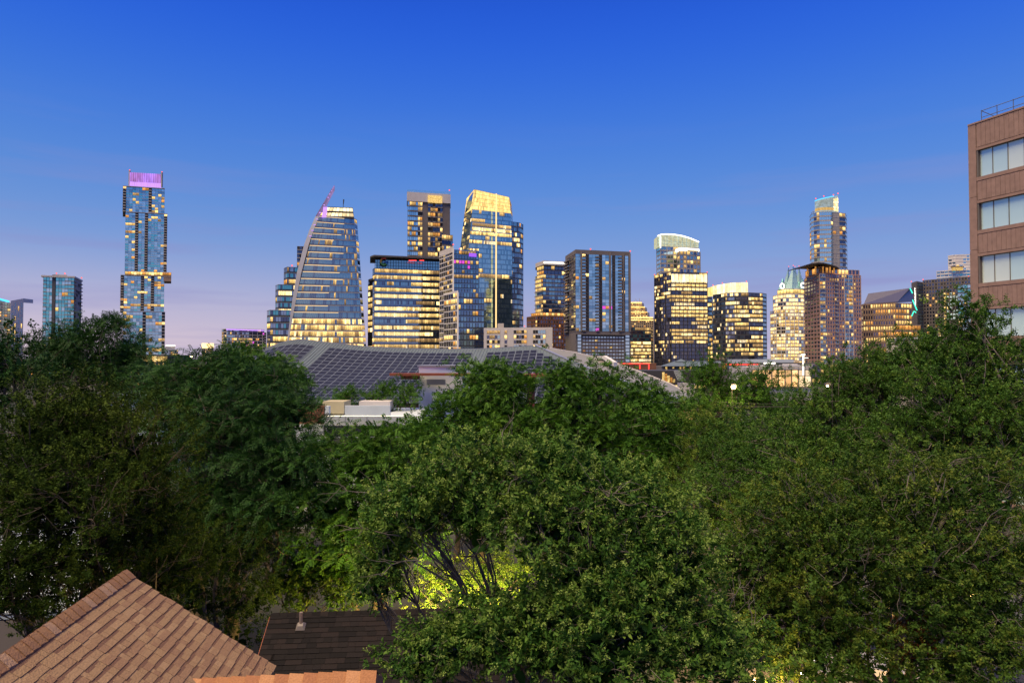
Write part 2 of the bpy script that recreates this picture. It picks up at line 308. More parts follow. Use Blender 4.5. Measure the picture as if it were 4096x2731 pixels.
# --- stacked offset tower with a violet crown
t = Tower('skyscraper', 'tall stacked skyscraper of shifted glass boxes with a violet lit crown', 570, 800, seed=7)
tiers = [(482, 650, 755, 853, 9), (494, 662, 857, 1090, 23), (478, 653, 1106, 1247, 14), (490, 658, 1249, 1420, 16)]
for k, (x0, x1, y0, y1, nf) in enumerate(tiers):
    z0, z1 = zs(y1, 800), zs(y0, 800)
    if k == 3: z0 = 0; nf = 17
    vd = [(0, 8), (3, 6, 12), (0, 6, 9), (6, 12)][k]
    L0 = t.lit(nf, 13, [.16, .2, .26, .28][k], 2.2, RES)
    t.tower([(x0, 790), (x1, 802)], z0, z1, nf, [13], wall='taupe', back=30, lits=[L0], glass=('gb0', 'gb0', 'gb2', 'gt0', 'gb1'), slab='pale', sh=.28, so=.18, mull='gb1', mw=.1, voids=vd, balc=vd, mx=.03, my0=.08, my1=.03)
    b = MB(); q = [G(x0, 788), G(x1, 800.5), G(x1, 800) * 1.03, G(x0, 788) * 1.03]; b.prism(q, z1, z1 + .8); t.add('tier_edge', b, M['alu'])
z0, z1 = zs(1106, 800), zs(1090, 800); p = t.vol([(496, 789), (681, 801)], z0, z1, 'tan')
t.face(p[0] + Vector((0, -.3, 0)), p[1] + Vector((0, -.3, 0)), z0, z1, 1, 16, lit=[['w1', 'w3', 'w1', 'w4', 'w1', 'w1', 'w3', 'w1', 'w1', 'w4', 'w1', 'w1', 'w1', 'w3', 'w3', 'w3']], slab='pale', mull='dark')
b = MB(); q = [G(650, 799), G(681, 801), G(681, 825), G(650, 823)]; b.prism(q, zs(1125, 800), z0 - .2); t.add('overhang', b, M['tan'])
z0 = zs(755, 800) + .8; z1 = zs(697, 800)
b = MB(); q = [G(510, 792), G(636, 800), G(636, 822), G(510, 814)]; b.prism(q, z0, z0 + 5.5); t.add('crown_base', b, M['violet_led'])
b = MB(); b.prism(q, z0 + 5.5, z1); t.add('crown_screen', b, M['crown_violet'])
b = MB()
for i in range(15): c = q[0].lerp(q[1], i / 14); b.box(c.x - .12, c.x + .12, c.y - .5, c.y - .1, z0, z1)
t.add('crown_rib', b, M['crown_violet'], kind='stuff')
for x, y in ((508, 683), (638, 690)):
    c = G(x, 796); b = MB(); b.box(c.x - .7, c.x + .7, c.y - 1, c.y + 1, z0, zs(y, 796)); t.add('crown_post', b, M['conc'])
    t.beacons([V3(c, zs(y, 796) + .6)], .7)
t.done(240)
# --- small far things on the left horizon
t = Tower('hotel_building', 'tiny distant tower with a glowing white crown on the left horizon', 830, 1500, seed=9)
t.tower([(808, 1490), (853, 1500)], 0, zs(1392, 1500), 14, [8], wall='pale', lits=[t.lit(14, 8, .35, 1.3, RES)], glass=('gk0', 'gk1'), mull='pale', mw=.9, mo=.5, slab=None)
b = MB(); b.prism([G(806, 1488), G(855, 1500), G(855, 1520), G(806, 1508)], zs(1392, 1500), zs(1373, 1500)); t.add('crown', b, M['w4']); t.done(60)
t = Tower('office_building', 'tiny distant office block right of the stacked tower base', 685, 1400, seed=10)
t.tower([(660, 1390), (712, 1400)], 0, zs(1400, 1400), 8, [9], wall='taupe', lits=[t.lit(8, 9, .3, 1.5, RES)], glass=('gk0', 'gb0'), slab='pale', sh=1)
b = MB(); b.prism([G(662, 1391), G(700, 1399), G(700, 1420), G(662, 1412)], zs(1400, 1400), zs(1384, 1400)); t.add('roof', b, M['pale'])
for i in range(7): MB().ball(W(665 + i * 5.6, 1382, 1392), 1.3, n=6, k=4).build('roof_lamp', M['white_led'], t.root)
t.done(60)
t = Tower('apartment_building', 'wide low apartment block with a violet lit roof edge left of the sail tower', 970, 800, seed=11)
z = zs(1318, 800)
t.tower([(887, 790), (905, 780), (1056, 800)], 0, z, 13, [3, 22], wall='taupe', lits=[t.lit(13, 3, .3, 1, RES), t.lit(13, 22, .36, 1.4, RES + (('ma', 1),))], glass=('gg', 'gb0', 'gk0', 'void'), slab='pale', sh=.5, mull='pale', mw=.5, mo=.3, mstep=3)
b = MB(); c = t.root; b.beam(W(905, 1317, 779), W(1056, 1322, 799), (0, 1, 0), (0, 0, 1.2)); t.add('light_strip', b, M['violet_led']); t.done(200)
t = Tower('apartment_building', 'narrow pale block squeezed beside the stepped glass office', 1050, 840, seed=12)
t.tower([(1040, 838), (1064, 842)], 0, zs(1330, 840), 14, [3], wall='pale', lits=[t.lit(14, 3, .2, 1, RES)], glass=('gg', 'gk0'), slab='pale'); t.done(20)
# --- stepped glass office left of sail
t = Tower('office_building', 'stepped glass office in three terraces brightly lit beside the sail tower', 1125, 730, seed=13)
for x0, xm, x1, y, Y in ((1133, 1146, 1195, 1068, 745), (1100, 1112, 1172, 1138, 735), (1067, 1080, 1165, 1240, 725)):
    nf = max(6, int((1440 - y) / 21)); z = zs(y, Y)
    t.tower([(x0, Y + 12), (xm, Y), (x1, Y + 4)], 0, z, nf, [2, 8], wall='dark', lits=[t.lit(nf, 2, .25, 1), t.lit(nf, 8, lambda h: .88 - .5 * h, 4, OFF)], glass=('gt1', 'gk0', 'gg'), slab='alu', sh=.45, so=.35)
t.beacons([V3(G(1165, 745), zs(1066, 745) + 1)]); t.done(200)
# --- sail tower
t = Tower('skyscraper', 'sail shaped glass tower with a slanted violet lit fin and open floor bands', 1310, 690, seed=17); t.slabs = {}
Y0 = 685.
def lx(tq): return [(1152, 1390), (1163, 1290), (1185, 1185), (1214, 1068), (1243, 962), (1271, 872)][tq]
ptsL = [(1150, 1433), (1155, 1361), (1168, 1262), (1191, 1157), (1219, 1051), (1246, 957), (1272, 868)]
ptsR = [(1458, 1433), (1454, 1384), (1446, 1285), (1438, 1180), (1431, 1070), (1424, 960), (1417, 870)]
fl = [1, 4, 4, 4, 4, 4]; tot = 0
body_lo = None
for k in range(6):
    a0, a1 = W(*ptsL[k], Y0 - 6), W(*ptsR[k], Y0 + 9); b0, b1 = W(*ptsL[k + 1], Y0 - 6), W(*ptsR[k + 1], Y0 + 9)
    if k == 0: a0.z = 0; a1.z = 0
    a1.z = a0.z = (a0.z + a1.z) / 2; b0.z = b1.z = (b0.z + b1.z) / 2
    rb = lambda v: Vector((v.x * 1.05, v.y * 1.05, v.z)); t.mb('dark').loft([a0, a1, rb(a1), rb(a0)], [b0, b1, rb(b1), rb(b0)]); t.vid += 1
    nf = 4 if k else 3; nb = 36; g = []
    for i in range(nf):
        h = (k * 4 + i) / 24; row = []
        for j in range(nb):
            u = j / nb; pr = (.9 if k < 2 else .03) if u < .72 else (.95 if k < 2 else .14)
            if k >= 2 and i % 2 and u < .6 and row and row[-1]: pr = .6
            row.append(t.rng.choice(('w1', 'w2', 'w5', 'w1', 'w4') if k < 2 else ('w2', 'w5', 'w5')) if t.rng.random() < pr else None)
        g.append(row)
    n = t.facade((a0, a1, b1, b0), nf, nb, ('gb1', 'gb3', 'gb1', 'gb1'), g, slab='silver', sh=1.0, so=.9, mull='alu', mw=.14, mo=.25, my0=.14)
    if k >= 1:
        for i in range(nf):
            if t.rng.random() < (.85 if k > 1 else .4):   # warm strip under the slab, over the left two thirds
                w = t.rng.choice((.5, .66, .72)); c = (i + .90) / nf; A = a0.lerp(b0, c); B = a1.lerp(b1, c)
                mb = MB(); mb.beam(A + n * .5, A.lerp(B, w) + n * .5, n * .2, Vector((0, 0, .55))); t.add('light_strip', mb, M['warm_led'])
    # right return edge
    d0, d1 = a1 + Vector((1.0, 7, 0)), b1 + Vector((1.0, 7, 0))
    t.facade((a1, d0, d1, b1), nf, 2, ('gb1', 'gb3'), [[('w2' if t.rng.random() < .35 else None)] * 2 for _ in range(nf)], slab='alu', sh=.6, so=.3, dz=.01)
# penthouse
a0, a1, b1, b0 = W(1272, 868, Y0 - 3), W(1416, 872, Y0 + 6), W(1410, 832, Y0 + 6), W(1297, 828, Y0 - 3); t.vid += 1
t.mb('dark').loft([a0, a1, rb(a1), rb(a0)], [b0, b1, rb(b1), rb(b0)]); t.facade((a0, a1, b1, b0), 2, 9, ('gold',), [[None if j == 0 else 'wc' for j in range(9)] for i in range(2)], slab='dark', sh=.5, so=.4, mull='dark', mw=.3)
# fin : a curved blade rising past the roof
outer = [(1143, 1433), (1146, 1366), (1163, 1205), (1180, 1092), (1209, 979), (1230, 922), (1256, 866), (1305, 787), (1327, 752), (1337, 740)]
inner = [(1150, 1433), (1154, 1366), (1183, 1205), (1205, 1092), (1235, 979), (1254, 922), (1276, 866), (1314, 791), (1331, 758), (1338.5, 743)]
outer = [(i_[0] + (o_[0] - i_[0]) * .72, i_[1] + (o_[1] - i_[1]) * .72) for o_, i_ in zip(outer, inner)]
b = MB()
for k in range(len(outer) - 1):
    o0, i0, o1, i1 = W(*outer[k], Y0 - 2), W(*inner[k], Y0 - 9), W(*outer[k + 1], Y0 - 2), W(*inner[k + 1], Y0 - 9); rf = lambda v: Vector((v.x * 1.03, v.y * 1.03, v.z))
    if k == 0: o0.z = i0.z = 0
    if k == 6: t.add('fin', b, M['silver']); b = MB()
    b.loft([o0, i0, rf(i0), rf(o0)], [o1, i1, rf(i1), rf(o1)])
t.add('fin_tip', b, litm('fin_tip_glow', (.55, .40, .95), .5, .6, 1.4, .12, .5))
for k in range(11):
    s_ = 4.6 + k * .4; i = min(8, int(s_)); fq = s_ - i; c = W(*inner[i], Y0 - 9.6).lerp(W(*inner[i + 1], Y0 - 9.6), fq) ; c2 = W(*outer[i], Y0 - 2.6).lerp(W(*outer[i + 1], Y0 - 2.6), fq)
    mb = MB(); mb.beam(c2.lerp(c, .45), c.lerp(c2, -.02), (.0, .4, 0), (0, 0, .5 if s_ < 6 else .9)); t.add('fin_light', mb, M['violet_led'])
mb = MB(); mb.beam(W(1296, 870, Y0 - 9.8), W(1302, 828, Y0 - 9.8), (4.2, 0, 0), (0, .5, 0)); t.add('fin_base_light', mb, M['violet_led'])
b = MB(); c = W(1373, 828, Y0); b.tube([c, c + Vector((0, 0, 8))], .3, 5); b.tube([c + Vector((0, 0, 3)), c + Vector((.6, 0, 7.5))], .5, 5); t.add('mast', b, M['dark'])
t.done(290)
t = Tower('apartment_building', 'dark balcony tower just peeping out behind the sail tower fin', 1200, 900, seed=18)
t.tower([(1185, 900), (1245, 905)], 0, zs(985, 900), 30, [6], wall='taupe', lits=[t.lit(30, 6, .1, 1, RES)], glass=('gk0', 'void'), slab='conc', balc=(0, 1)); t.done(20)
# --- grey residential tower behind logo office
t = Tower('apartment_tower', 'tall grey apartment tower with a pale flat cap behind the dark logo office', 1710, 900, seed=19)
zc = zs(812, 900); z1 = zs(776, 900)
p = t.vol([(1628, 890), (1799, 905)], 0, zc, 'taupe')
segs = [(0, .24, 5, ('gb2', 'gb0', 'gb2'), .26, (0,)), (.24, .345, 2, ('void', 'gk0'), .45, (0, 1)), (.475, .82, 6, ('void', 'gk0', 'gk1'), .5, (0, 2, 4, 5))]
for a, b_, nb, gl, pr, bc in segs:
    t.vid += 1; A = p[0].lerp(p[1], a) + Vector((0, -.05, 0)); B = p[0].lerp(p[1], b_) + Vector((0, -.05, 0)); L0 = t.lit(33, nb, pr, 1.3, RES)
    t.face(A, B, 0, zc, 33, nb, glass=gl, lit=L0, slab='taupe', sh=.3, so=.4, mull='dark', balc=bc)
b = MB(); b.prism([G(1625, 888), G(1801, 903), G(1801, 935), G(1625, 920)], zc, z1); t.add('cap', b, M['pale'])
b = MB(); b.prism([G(1626, 889), G(1800, 904), G(1800, 930), G(1626, 915)], z1, zs(766, 900)); t.add('glass_parapet', b, M['gt2'])
mb = MB(); A, B = p[0].lerp(p[1], .48), p[0].lerp(p[1], .82); off = Vector((0, -4, 0)); mb.poly([V3(A + off, zc - 1), V3(B + off, zc - 1), V3(B + off, zc + 9), V3(A + off, zc + 9)]); t.add('sky_lounge', mb, M['w1'])
p2 = t.tower([(1766, 880), (1810, 886)], 0, zs(938, 880), 24, [5], wall='taupe', lits=[t.lit(24, 5, .5, 1.3, RES)], glass=('gk0', 'void', 'gb0'), slab='pale', sh=.35, so=.4)
t.beacons([V3(G(1796, 900), zs(764, 900) + 1)]); t.done(230)
# --- dark office with round four colour logo
t = Tower('office_building', 'dark glass office block with a round four coloured logo on its top corner', 1620, 700, seed=23)
z1 = zs(1076, 700); zt = zs(1036, 700)
def pg(h): return .82 - .45 * h
L0 = t.lit(16, 40, lambda h: .98 - .28 * h, 4, OFF)
p = t.tower([(1489, 706), (1497, 694), (1772, 713)], 0, z1, 16, [1, 40], wall='gb3', lits=[t.lit(16, 1, .2, 1), L0], glass=('gb1', 'gb3', 'gk0', 'gb1'), slab='dark', sh=.45, so=.3, my0=.36, mull='dark', mw=.2, mstep=3)
b = MB(); b.prism([G(1500, 698), G(1772, 714), G(1772, 745), G(1500, 730)], z1, zt - 1); t.add('screen_wall', b, M['gb1'])
b = MB()
for i in range(27): c = p[1].lerp(p[2], i / 26); b.box(c.x - .1, c.x + .1, c.y - .2, c.y + .1, z1, zt + .5)
for q in (.33, .66, .95): b.beam(V3(p[1], z1 + (zt - z1) * q), V3(p[2], z1 + (zt - z1) * q), (0, .3, 0), (0, 0, .22))
t.add('screen_frame', b, M['dark'], kind='stuff')
b = MB(); b.prism([G(1478, 696), G(1494, 686), G(1775, 706), G(1775, 750), G(1478, 735)], zt + .6, zt + 2.2); t.add('roof_canopy', b, M['char'])
b = MB(); b.prism([G(1473, 712), G(1491, 700), G(1491, 740), G(1473, 740)], zs(1122, 705), zs(1114, 705)); t.add('side_canopy', b, M['char'])
t.tower([(1471, 720), (1489, 708)], 12, zs(1118, 715), 13, [2], wall='dark', lits=[t.lit(13, 2, .5, 1)], glass=('gt2', 'gg'), slab='alu', sh=.3)
cx = W(1536, 1046, 693); nrm = (p[2] - p[1]).normalized(); 
for a0, a1, c in ((50, 140, (.55, .06, .03)), (140, 205, (.75, .42, .03)), (205, 315, (.12, .38, .06)), (315, 362, (.03, .20, .45))):
    mb = MB(); k = 8
    for i in range(k):
        q = []
        for r_, an in ((2.5, a0 + (a1 - a0) * i / k), (2.5, a0 + (a1 - a0) * (i + 1) / k), (4.1, a0 + (a1 - a0) * (i + 1) / k), (4.1, a0 + (a1 - a0) * i / k)):
            q.append(cx + nrm * (r_ * math.cos(R(an))) + Vector((0, 0, r_ * math.sin(R(an)))))
        mb.loft(q, [v + Vector((0, .8, 0)) for v in q])
    if a0 == 315: mb.beam(cx + Vector((0, .4, -.1)), cx + nrm * 4.1 + Vector((0, .4, -.1)), (0, .8, 0), (0, 0, 1.5))
    t.add('logo_segment', mb, pm('logo_%d' % a0, c, .5, var=.02))
for s_ in (1647, 1660, 1690): mb = MB(); mb.beam(W(s_ - 12, 1042, 698), W(s_ + 6, 1042, 698.6), (0, .3, 0), (0, 0, .8)); t.add('red_light', mb, M['neon_red'])
t.done(290)
# --- corner tower of two heights in front
t = Tower('office_tower', 'corner tower of two heights with white gridded side and dark blue glass front', 1850, 620, seed=29)
z1 = zs(1000, 618); 
t.tower([(1758, 650), (1812, 618), (1914, 626)], 0, z1, 25, [7, 9], wall='dark', lits=[t.lit(25, 7, .2, 1, RES), t.lit(25, 9, lambda h: .08 + .22 * (h > .75), 2.5, RES + (('ma', 1), ('pu', 1)))], glass=[('void', 'gk0', 'gk1'), ('gb3', 'gb1', 'gb3')], slab=['white', 'gb3'], sh=.9, so=.3, mull=['white', 'dark'], mw=.3, mx=.1)
b = MB(); b.prism([G(1756, 651), G(1813, 616), G(1813, 622), G(1756, 657)], z1 - 2, z1 + 3.5); t.add('parapet', b, M['pale'])
b = MB(); b.prism([G(1809, 617), G(1815, 615.5), G(1815, 617), G(1809, 619)], zs(1165, 616), z1 + 1); t.add('corner_column', b, M['white'])
t.tower([(1776, 625), (1831, 598), (1936, 606)], 0, zs(1170, 600), 13, [6, 9], wall='dark', lits=[t.lit(13, 6, .55, 1.3, RES), t.lit(13, 9, .25, 2.5, RES)], glass=[('void', 'gk0'), ('gb3', 'gb1', 'gb3')], slab=['white', 'gb3'], sh=.8, so=.3, mull=['white', 'dark'], mw=.3, mx=.1)
b = MB(); b.prism([G(1774, 626), G(1832, 596.5), G(1832, 602), G(1774, 632)], zs(1172, 600), zs(1163, 600)); t.add('parapet', b, M['white'])
b = MB(); b.prism([G(1827, 597), G(1834, 595.5), G(1834, 597), G(1827, 599)], 0, zs(1170, 598)); t.add('corner_column', b, M['white'])
mb = MB(); mb.poly([W(1876, 1012, 622), W(1906, 1014, 624), W(1906, 1028, 624), W(1876, 1026, 622)]); t.add('sign_panel', mb, M['pu'])
t.beacons([V3(G(1812, 618), z1 + 5), V3(G(1838, 630), z1 + 3)], .7); t.done(240)
# --- tapered tower with a golden crown
t = Tower('skyscraper', 'tapered dark glass skyscraper with a glowing golden crown and one bright vertical line', 1980, 820, seed=31); t.slabs = {}
YA, YB, YC = 845, 815, 838
lv = [(1433, 1832, 1866, 2050, 2056), (992, 1840, 1874, 2048, 2053), (838, 1858, 1890, 2043, 2050), (758, 1867, 1897, 2036, 2046)]
for k in range(3):
    P0 = [W(lv[k][1], lv[k][0], YA), W(lv[k][2], lv[k][0], YB), W(lv[k][3], lv[k][0], YC), W(lv[k][4], lv[k][0], YC + 22)]; P1 = [W(lv[k + 1][1], lv[k + 1][0], YA), W(lv[k + 1][2], lv[k + 1][0], YB), W(lv[k + 1][3], lv[k + 1][0], YC), W(lv[k + 1][4], lv[k + 1][0], YC + 22)]
    zl, zh = (0 if k == 0 else P0[1].z), P1[1].z
    for v in P0: v.z = zl
    for v in P1: v.z = zh
    if k == 2: P1[0].z -= 4; P1[3].z -= 9; P1[2].z -= 4
    t.mb('gb1').loft(P0 + [P0[3] + Vector((0, 20, 0)), P0[0] + Vector((0, 25, 0))], P1 + [P1[3] + Vector((0, 20, 0)), P1[0] + Vector((0, 25, 0))]); t.vid += 1
    nf = (24, 9, 5)[k]
    if k == 2: ls = [[['gold'] * 30] * nf, [['gold'] * 30] * nf, None]
    else: ls = [t.lit(nf, 6, .08 if k == 0 else .3, 2, OFF), t.lit(nf, 30, (lambda h: .05 + .28 * (h > .55)) if k == 0 else (lambda h: .75 if .1 < h < .8 else .1), 4, OFF), t.lit(nf, 2, .1, 1)]
    for f, nb in ((0, 6), (1, 30), (2, 2)):
        t.facade((P0[f], P0[f + 1], P1[f + 1], P1[f]), nf, nb, ('gb0', 'gb1', 'gb0', 'gb0') if k < 2 else ('gold' if f < 2 else 'w5',), ls[f], my0=.2 if k < 2 else .04, my1=.04, slab='gb3' if k < 2 else 'lime', sh=.35, so=.12, mull='gb3' if k < 2 else 'lime', mw=.12, mo=.15, dz=.01 * f)
# shoulder
z1 = zs(892, 850); p = t.tower([(2044, 842), (2078, 848), (2093, 862)], 0, z1, 28, [6, 3], wall='dark', lits=[t.lit(28, 6, lambda h: .05 + .5 * (h > .78) * 1., 3, OFF), t.lit(28, 3, .25, 1.5, RES)], glass=('gb1', 'gb3', 'gk1'), slab='gb3', sh=.35, so=.15, mull='alu', mw=.15)
b = MB(); b.beam(W(1984, 1318, 822), W(1985, 775, 822), (1.6, 0, 0), (0, .6, 0)); t.add('light_line', b, M['warm_led'])
t.done(280)
# --- low white apartment block
t = Tower('apartment_building', 'low white apartment block with square dark window bays above the solar roof', 2070, 560, seed=37)
z1 = zs(1310, 560); p = t.vol([(1935, 565), (2210, 555)], 0, z1, 'pale')
for a, b_, nb in ((.045, .24, 5), (.305, .345, 1), (.44, .63, 5), (.72, .90, 5)):
    t.vid += 1; A = p[0].lerp(p[1], a) + Vector((0, -.05, 0)); B = p[0].lerp(p[1], b_) + Vector((0, -.05, 0))
    t.face(A, B, 2, z1 - 2, 8, nb, glass=('void', 'gk0', 'gb0', 'void'), lit=t.lit(8, nb, .45 if nb > 1 else .9, 1.3, RES), slab='white', sh=.35, so=.3, mull='conc', mw=.15)
b = MB(); b.prism([G(1990, 570), G(2015, 569), G(2015, 580), G(1990, 580)], z1, z1 + 4); t.add('roof_hut', b, M['conc'])
t.beacons([V3(G(2098, 556), z1 + 1)], .5); t.done(150)
# --- brown brick block
t = Tower('apartment_building', 'dark brown brick block with an amber lit top floor below the rimmed tower', 2185, 650, seed=41)
z1 = zs(1265, 650); t.tower([(2108, 668), (2150, 648), (2275, 660)], 0, z1, 14, [5, 12], wall='brick', lits=[t.lit(14, 5, .25, 1, (('w3', 3), ('w1', 1))), t.lit(14, 12, .16, 1, RES)], glass=('gk0', 'gk1', 'void'), slab='brick', sh=.9, so=.12, mull='brick', mw=1.2, mo=.12, mx=.2)
t.tower([(2125, 672), (2160, 654), (2275, 664)], z1, zs(1255, 650) + 1.5, 1, [4, 10], wall='brick', lits=[[['w3'] * 4], [['w1', 'w3'] * 5]], slab='tan', sh=.5, so=.8); t.done(120)
# --- tower with lit rim
t = Tower('apartment_tower', 'glass balcony tower with a warm lit roof rim left of the dark blue tower', 2200, 760, seed=43)
z1 = zs(1100, 760); t.tower([(2142, 775), (2172, 755), (2290, 768)], 0, z1, 22, [4, 10], wall='dark', lits=[t.lit(22, 4, .7, 2, RES), t.lit(22, 10, .2, 1.4, RES)], glass=('gb3', 'gk0', 'gb1'), slab='pale', sh=.3, so=.35, balc=[(0, 1, 2, 3), ()])
z2 = zs(1062, 760); t.tower([(2148, 778), (2176, 760), (2290, 772)], z1, z2, 2, [3, 8], wall='taupe', lits=[t.lit(2, 3, .6, 1), t.lit(2, 8, .5, 2)], glass=('gk0',), slab='pale')
b = MB(); b.prism([G(2142, 776), G(2174, 752), G(2292, 766), G(2292, 800), G(2142, 800)], z2, z2 + 4.5); t.add('roof_rim', b, M['pale'])
b = MB(); b.beam(W(2175, 1050, 751.3), W(2290, 1053, 765), (0, .5, 0), (0, 0, 1.3)); t.add('light_strip', b, M['white_led']); t.done(150)
# --- dark blue apartment tower
t = Tower('apartment_tower', 'broad dark tower of blue glass columns and balconies over a banded garage base', 2410, 540, seed=47)
t.balm = 'taupe'; zb, z1 = zs(1325, 540), zs(1018, 540)
p = t.vol([(2262, 572), (2303, 536), (2523, 548)], 0, z1 + 3.4, 'taupe')
A, B = p[1], p[2]
L0 = t.lit(24, 16, .13, 1.6, RES + (('ma', 1),)); bv = (2, 3, 6, 7, 11, 13, 14)
t.face(A.lerp(B, 0), A.lerp(B, .96), zb, z1, 24, 16, glass=('gb0', 'gb0', 'gb0', 'gb2', 'gb1'), lit=L0, slab='taupe', sh=.2, so=.12, mull='gb3', mw=.14, mx=.02, voids=(3, 7, 11, 14), balc=(2, 6, 13), my0=.03, my1=.02)
b = MB()
for a in (.10, .62, .865, .985): c = A.lerp(B, a); b.prism([c + Vector((-.5, -.5, 0)), c + Vector((.9, -.5, 0)), c + Vector((.9, 1, 0)), c + Vector((-.5, 1, 0))], zb, z1 + 2)
t.add('column', b, M['taupe'], kind='stuff')
t.vid += 1; t.face(p[0], p[1], zb, z1, 24, 5, glass=('void', 'taupe', 'gk0', 'gb0'), lit=t.lit(24, 5, .22, 1, RES), slab='taupe', sh=.3, so=.2, balc=(0, 1), dz=.01)
t.vid += 1; gL = t.lit(10, 14, .1, 1, (('w1', 2), ('w3', 1))); t.face(A.lerp(B, .12), A.lerp(B, .88), 2, zb - 3.5, 10, 14, glass=('gg', 'gb2'), lit=gL, slab='taupe', sh=1.6, so=.3, mull='taupe', mw=.5, mo=.3, mx=.05, my0=.4)
t.vid += 1; t.face(A.lerp(B, .03), A.lerp(B, .10), 2, zb - 2.5, 10, 1, glass=('gb2',), slab='gb0', sh=.2); t.vid += 1; t.face(A.lerp(B, .9), A.lerp(B, .98), 2, zb - 2.5, 10, 1, glass=('gb2',), slab='gb0', sh=.2)
b = MB(); b.beam(V3(A, zb - 2.4) + Vector((0, -1, 0)), V3(B, zb - 2.4) + Vector((0, -1, 0)), (0, 2, 0), (0, 0, .8)); t.add('ledge', b, M['taupe'])
b = MB(); b.prism([G(2470, 560), G(2490, 561), G(2490, 570), G(2470, 570)], z1 + 3.4, z1 + 5); t.add('plant_room', b, M['char'])
t.beacons([V3(A.lerp(B, .27), z1 + 4.2), V3(B, z1 + 4)], .6); t.done(280)
# --- stepped golden limestone block
t = Tower('office_building', 'stepped limestone block flooded with golden light behind the dark blue tower', 2570, 900, seed=53)
steps = [(2490, 2622, 1282, 20), (2490, 2620, 1272, 4), (2490, 2598, 1250, 4), (2490, 2588, 1230, 3), (2490, 2576, 1212, 3)]
zp = 0
M['goldstone'] = pm('gold_lit_stone', (.55, .40, .20), .8, var=.1)
for k, (x0, x1, y, nf) in enumerate(steps):
    Y = 880 + 6 * k; z1 = zs(y, Y); p = t.tower([(x0, Y), (x1 - 8, Y + 2), (x1, Y + 14)], zp, z1, nf if k == 0 else 2, [16, 2], wall='lime', lits=[t.lit(nf if k == 0 else 2, 16, .25 if k == 0 else .55, 1, (('w3', 2), ('w1', 2))), None], glass=('gk2', 'gk0'), slab='lime', sh=.8, so=.25, mull='lime', mw=1.0, mo=.2, mx=.22, my0=.25)
    b = MB(); b.beam(V3(p[0], z1 + .6) + Vector((0, -.8, 0)), V3(p[1], z1 + .6) + Vector((0, -.8, 0)), (0, .5, 0), (0, 0, 1.6 if k else 1.0)); t.add('flood_strip', b, M['gold']); zp = z1
for i in range(5): b = MB(); b.tube([V3(G(2538 + i * 7, 915), zp), V3(G(2538 + i * 7, 915), zp + 4 + 3 * (i % 2))], .25, 4); t.add('mast', b, M['conc'])
t.done(190)
t = Tower('office_building', 'low reflective glass office with pale lit floors under the golden stepped block', 2570, 700, seed=54)
z1 = zs(1310, 700); t.tower([(2500, 695), (2604, 705), (2612, 720)], 0, z1, 12, [13, 2], wall='dark', lits=[t.lit(12, 13, lambda h: .8 if h < .7 else .3, 3, OFF), None], glass=('gt1', 'gk2', 'gk0'), slab='char', sh=.6, so=.3); t.done(120)
# --- curved white-lit top tower
t = Tower('skyscraper', 'pale tower with a curved white lit roofline rising behind the black office', 2710, 800, seed=59)
z1 = zs(988, 800); xs = (2629, 2644, 2795)
p = t.tower([(2629, 812), (2645, 796), (2795, 806)], 0, z1, 28, [2, 12], wall='conc', lits=[t.lit(28, 2, .12, 1, RES), t.lit(28, 12, .4, 1.6, RES)], glass=[('gt0', 'gt2'), ('gb1', 'gg', 'gb3')], slab='conc', sh=.3, mull='conc', mw=.9, mo=.3, mstep=2)
top = [(2630, 946), (2645, 940), (2668, 939), (2700, 941), (2730, 946), (2762, 956), (2795, 970)]
b = MB(); q = [W(x, y, 797 + (x - 2645) * .06) for x, y in top]
for a, c in zip(q[:-1], q[1:]): b.loft([V3(a, z1), V3(c, z1), V3(c, z1) + Vector((0, 20, 0)), V3(a, z1) + Vector((0, 20, 0))], [a, c, c + Vector((0, 20, 0)), a + Vector((0, 20, 0))])
t.add('crown_screen', b, litm('crown_pale', (.92, 1, .76), .62, .8, 1.2, .3, 1))
b = MB()
for i in range(13):
    s_ = i / 12 * 5.99; k = int(s_); c = q[k].lerp(q[k + 1], s_ - k); b.box(c.x - .12, c.x + .12, c.y - .3, c.y, z1, c.z)
for h in (.33, .66): b.beam(Vector((q[0].x, q[0].y - .2, z1 + (q[0].z - z1) * h)), Vector((q[-1].x, q[-1].y - .2, z1 + (q[-1].z - z1) * h)), (0, .2, 0), (0, 0, .2))
t.add('crown_frame', b, M['gt0'], kind='stuff')
b = MB(); b.tube([v + Vector((0, -.6, .5)) for v in q], .75, 6); t.add('roof_light', b, M['white_led'])
b = MB(); b.beam(W(2642, 945, 794), W(2642, 992, 794), (1.2, 0, 0), (0, .5, 0)); t.add('edge_light', b, M['white_led'])
zw = zs(1005, 785); t.tower([(2712, 795), (2722, 782), (2803, 790)], 0, zw, 26, [1, 6], wall='conc', lits=[t.lit(26, 1, .8, 1, RES), t.lit(26, 6, .4, 1, RES)], glass=('gb1', 'gk0', 'gg'), slab='conc', sh=.3, mull='conc', mw=1.2, mo=.3)
b = MB(); b.prism([G(2704, 790), G(2722, 777), G(2800, 786), G(2800, 800), G(2704, 800)], zw + 1.5, zw + 3); t.add('roof_slab', b, M['white_led']); b = MB(); b.prism([G(2752, 785), G(2796, 790), G(2796, 800), G(2752, 800)], zw, zw + 1.4); t.add('roof_lounge', b, M['w1']); t.done(230)
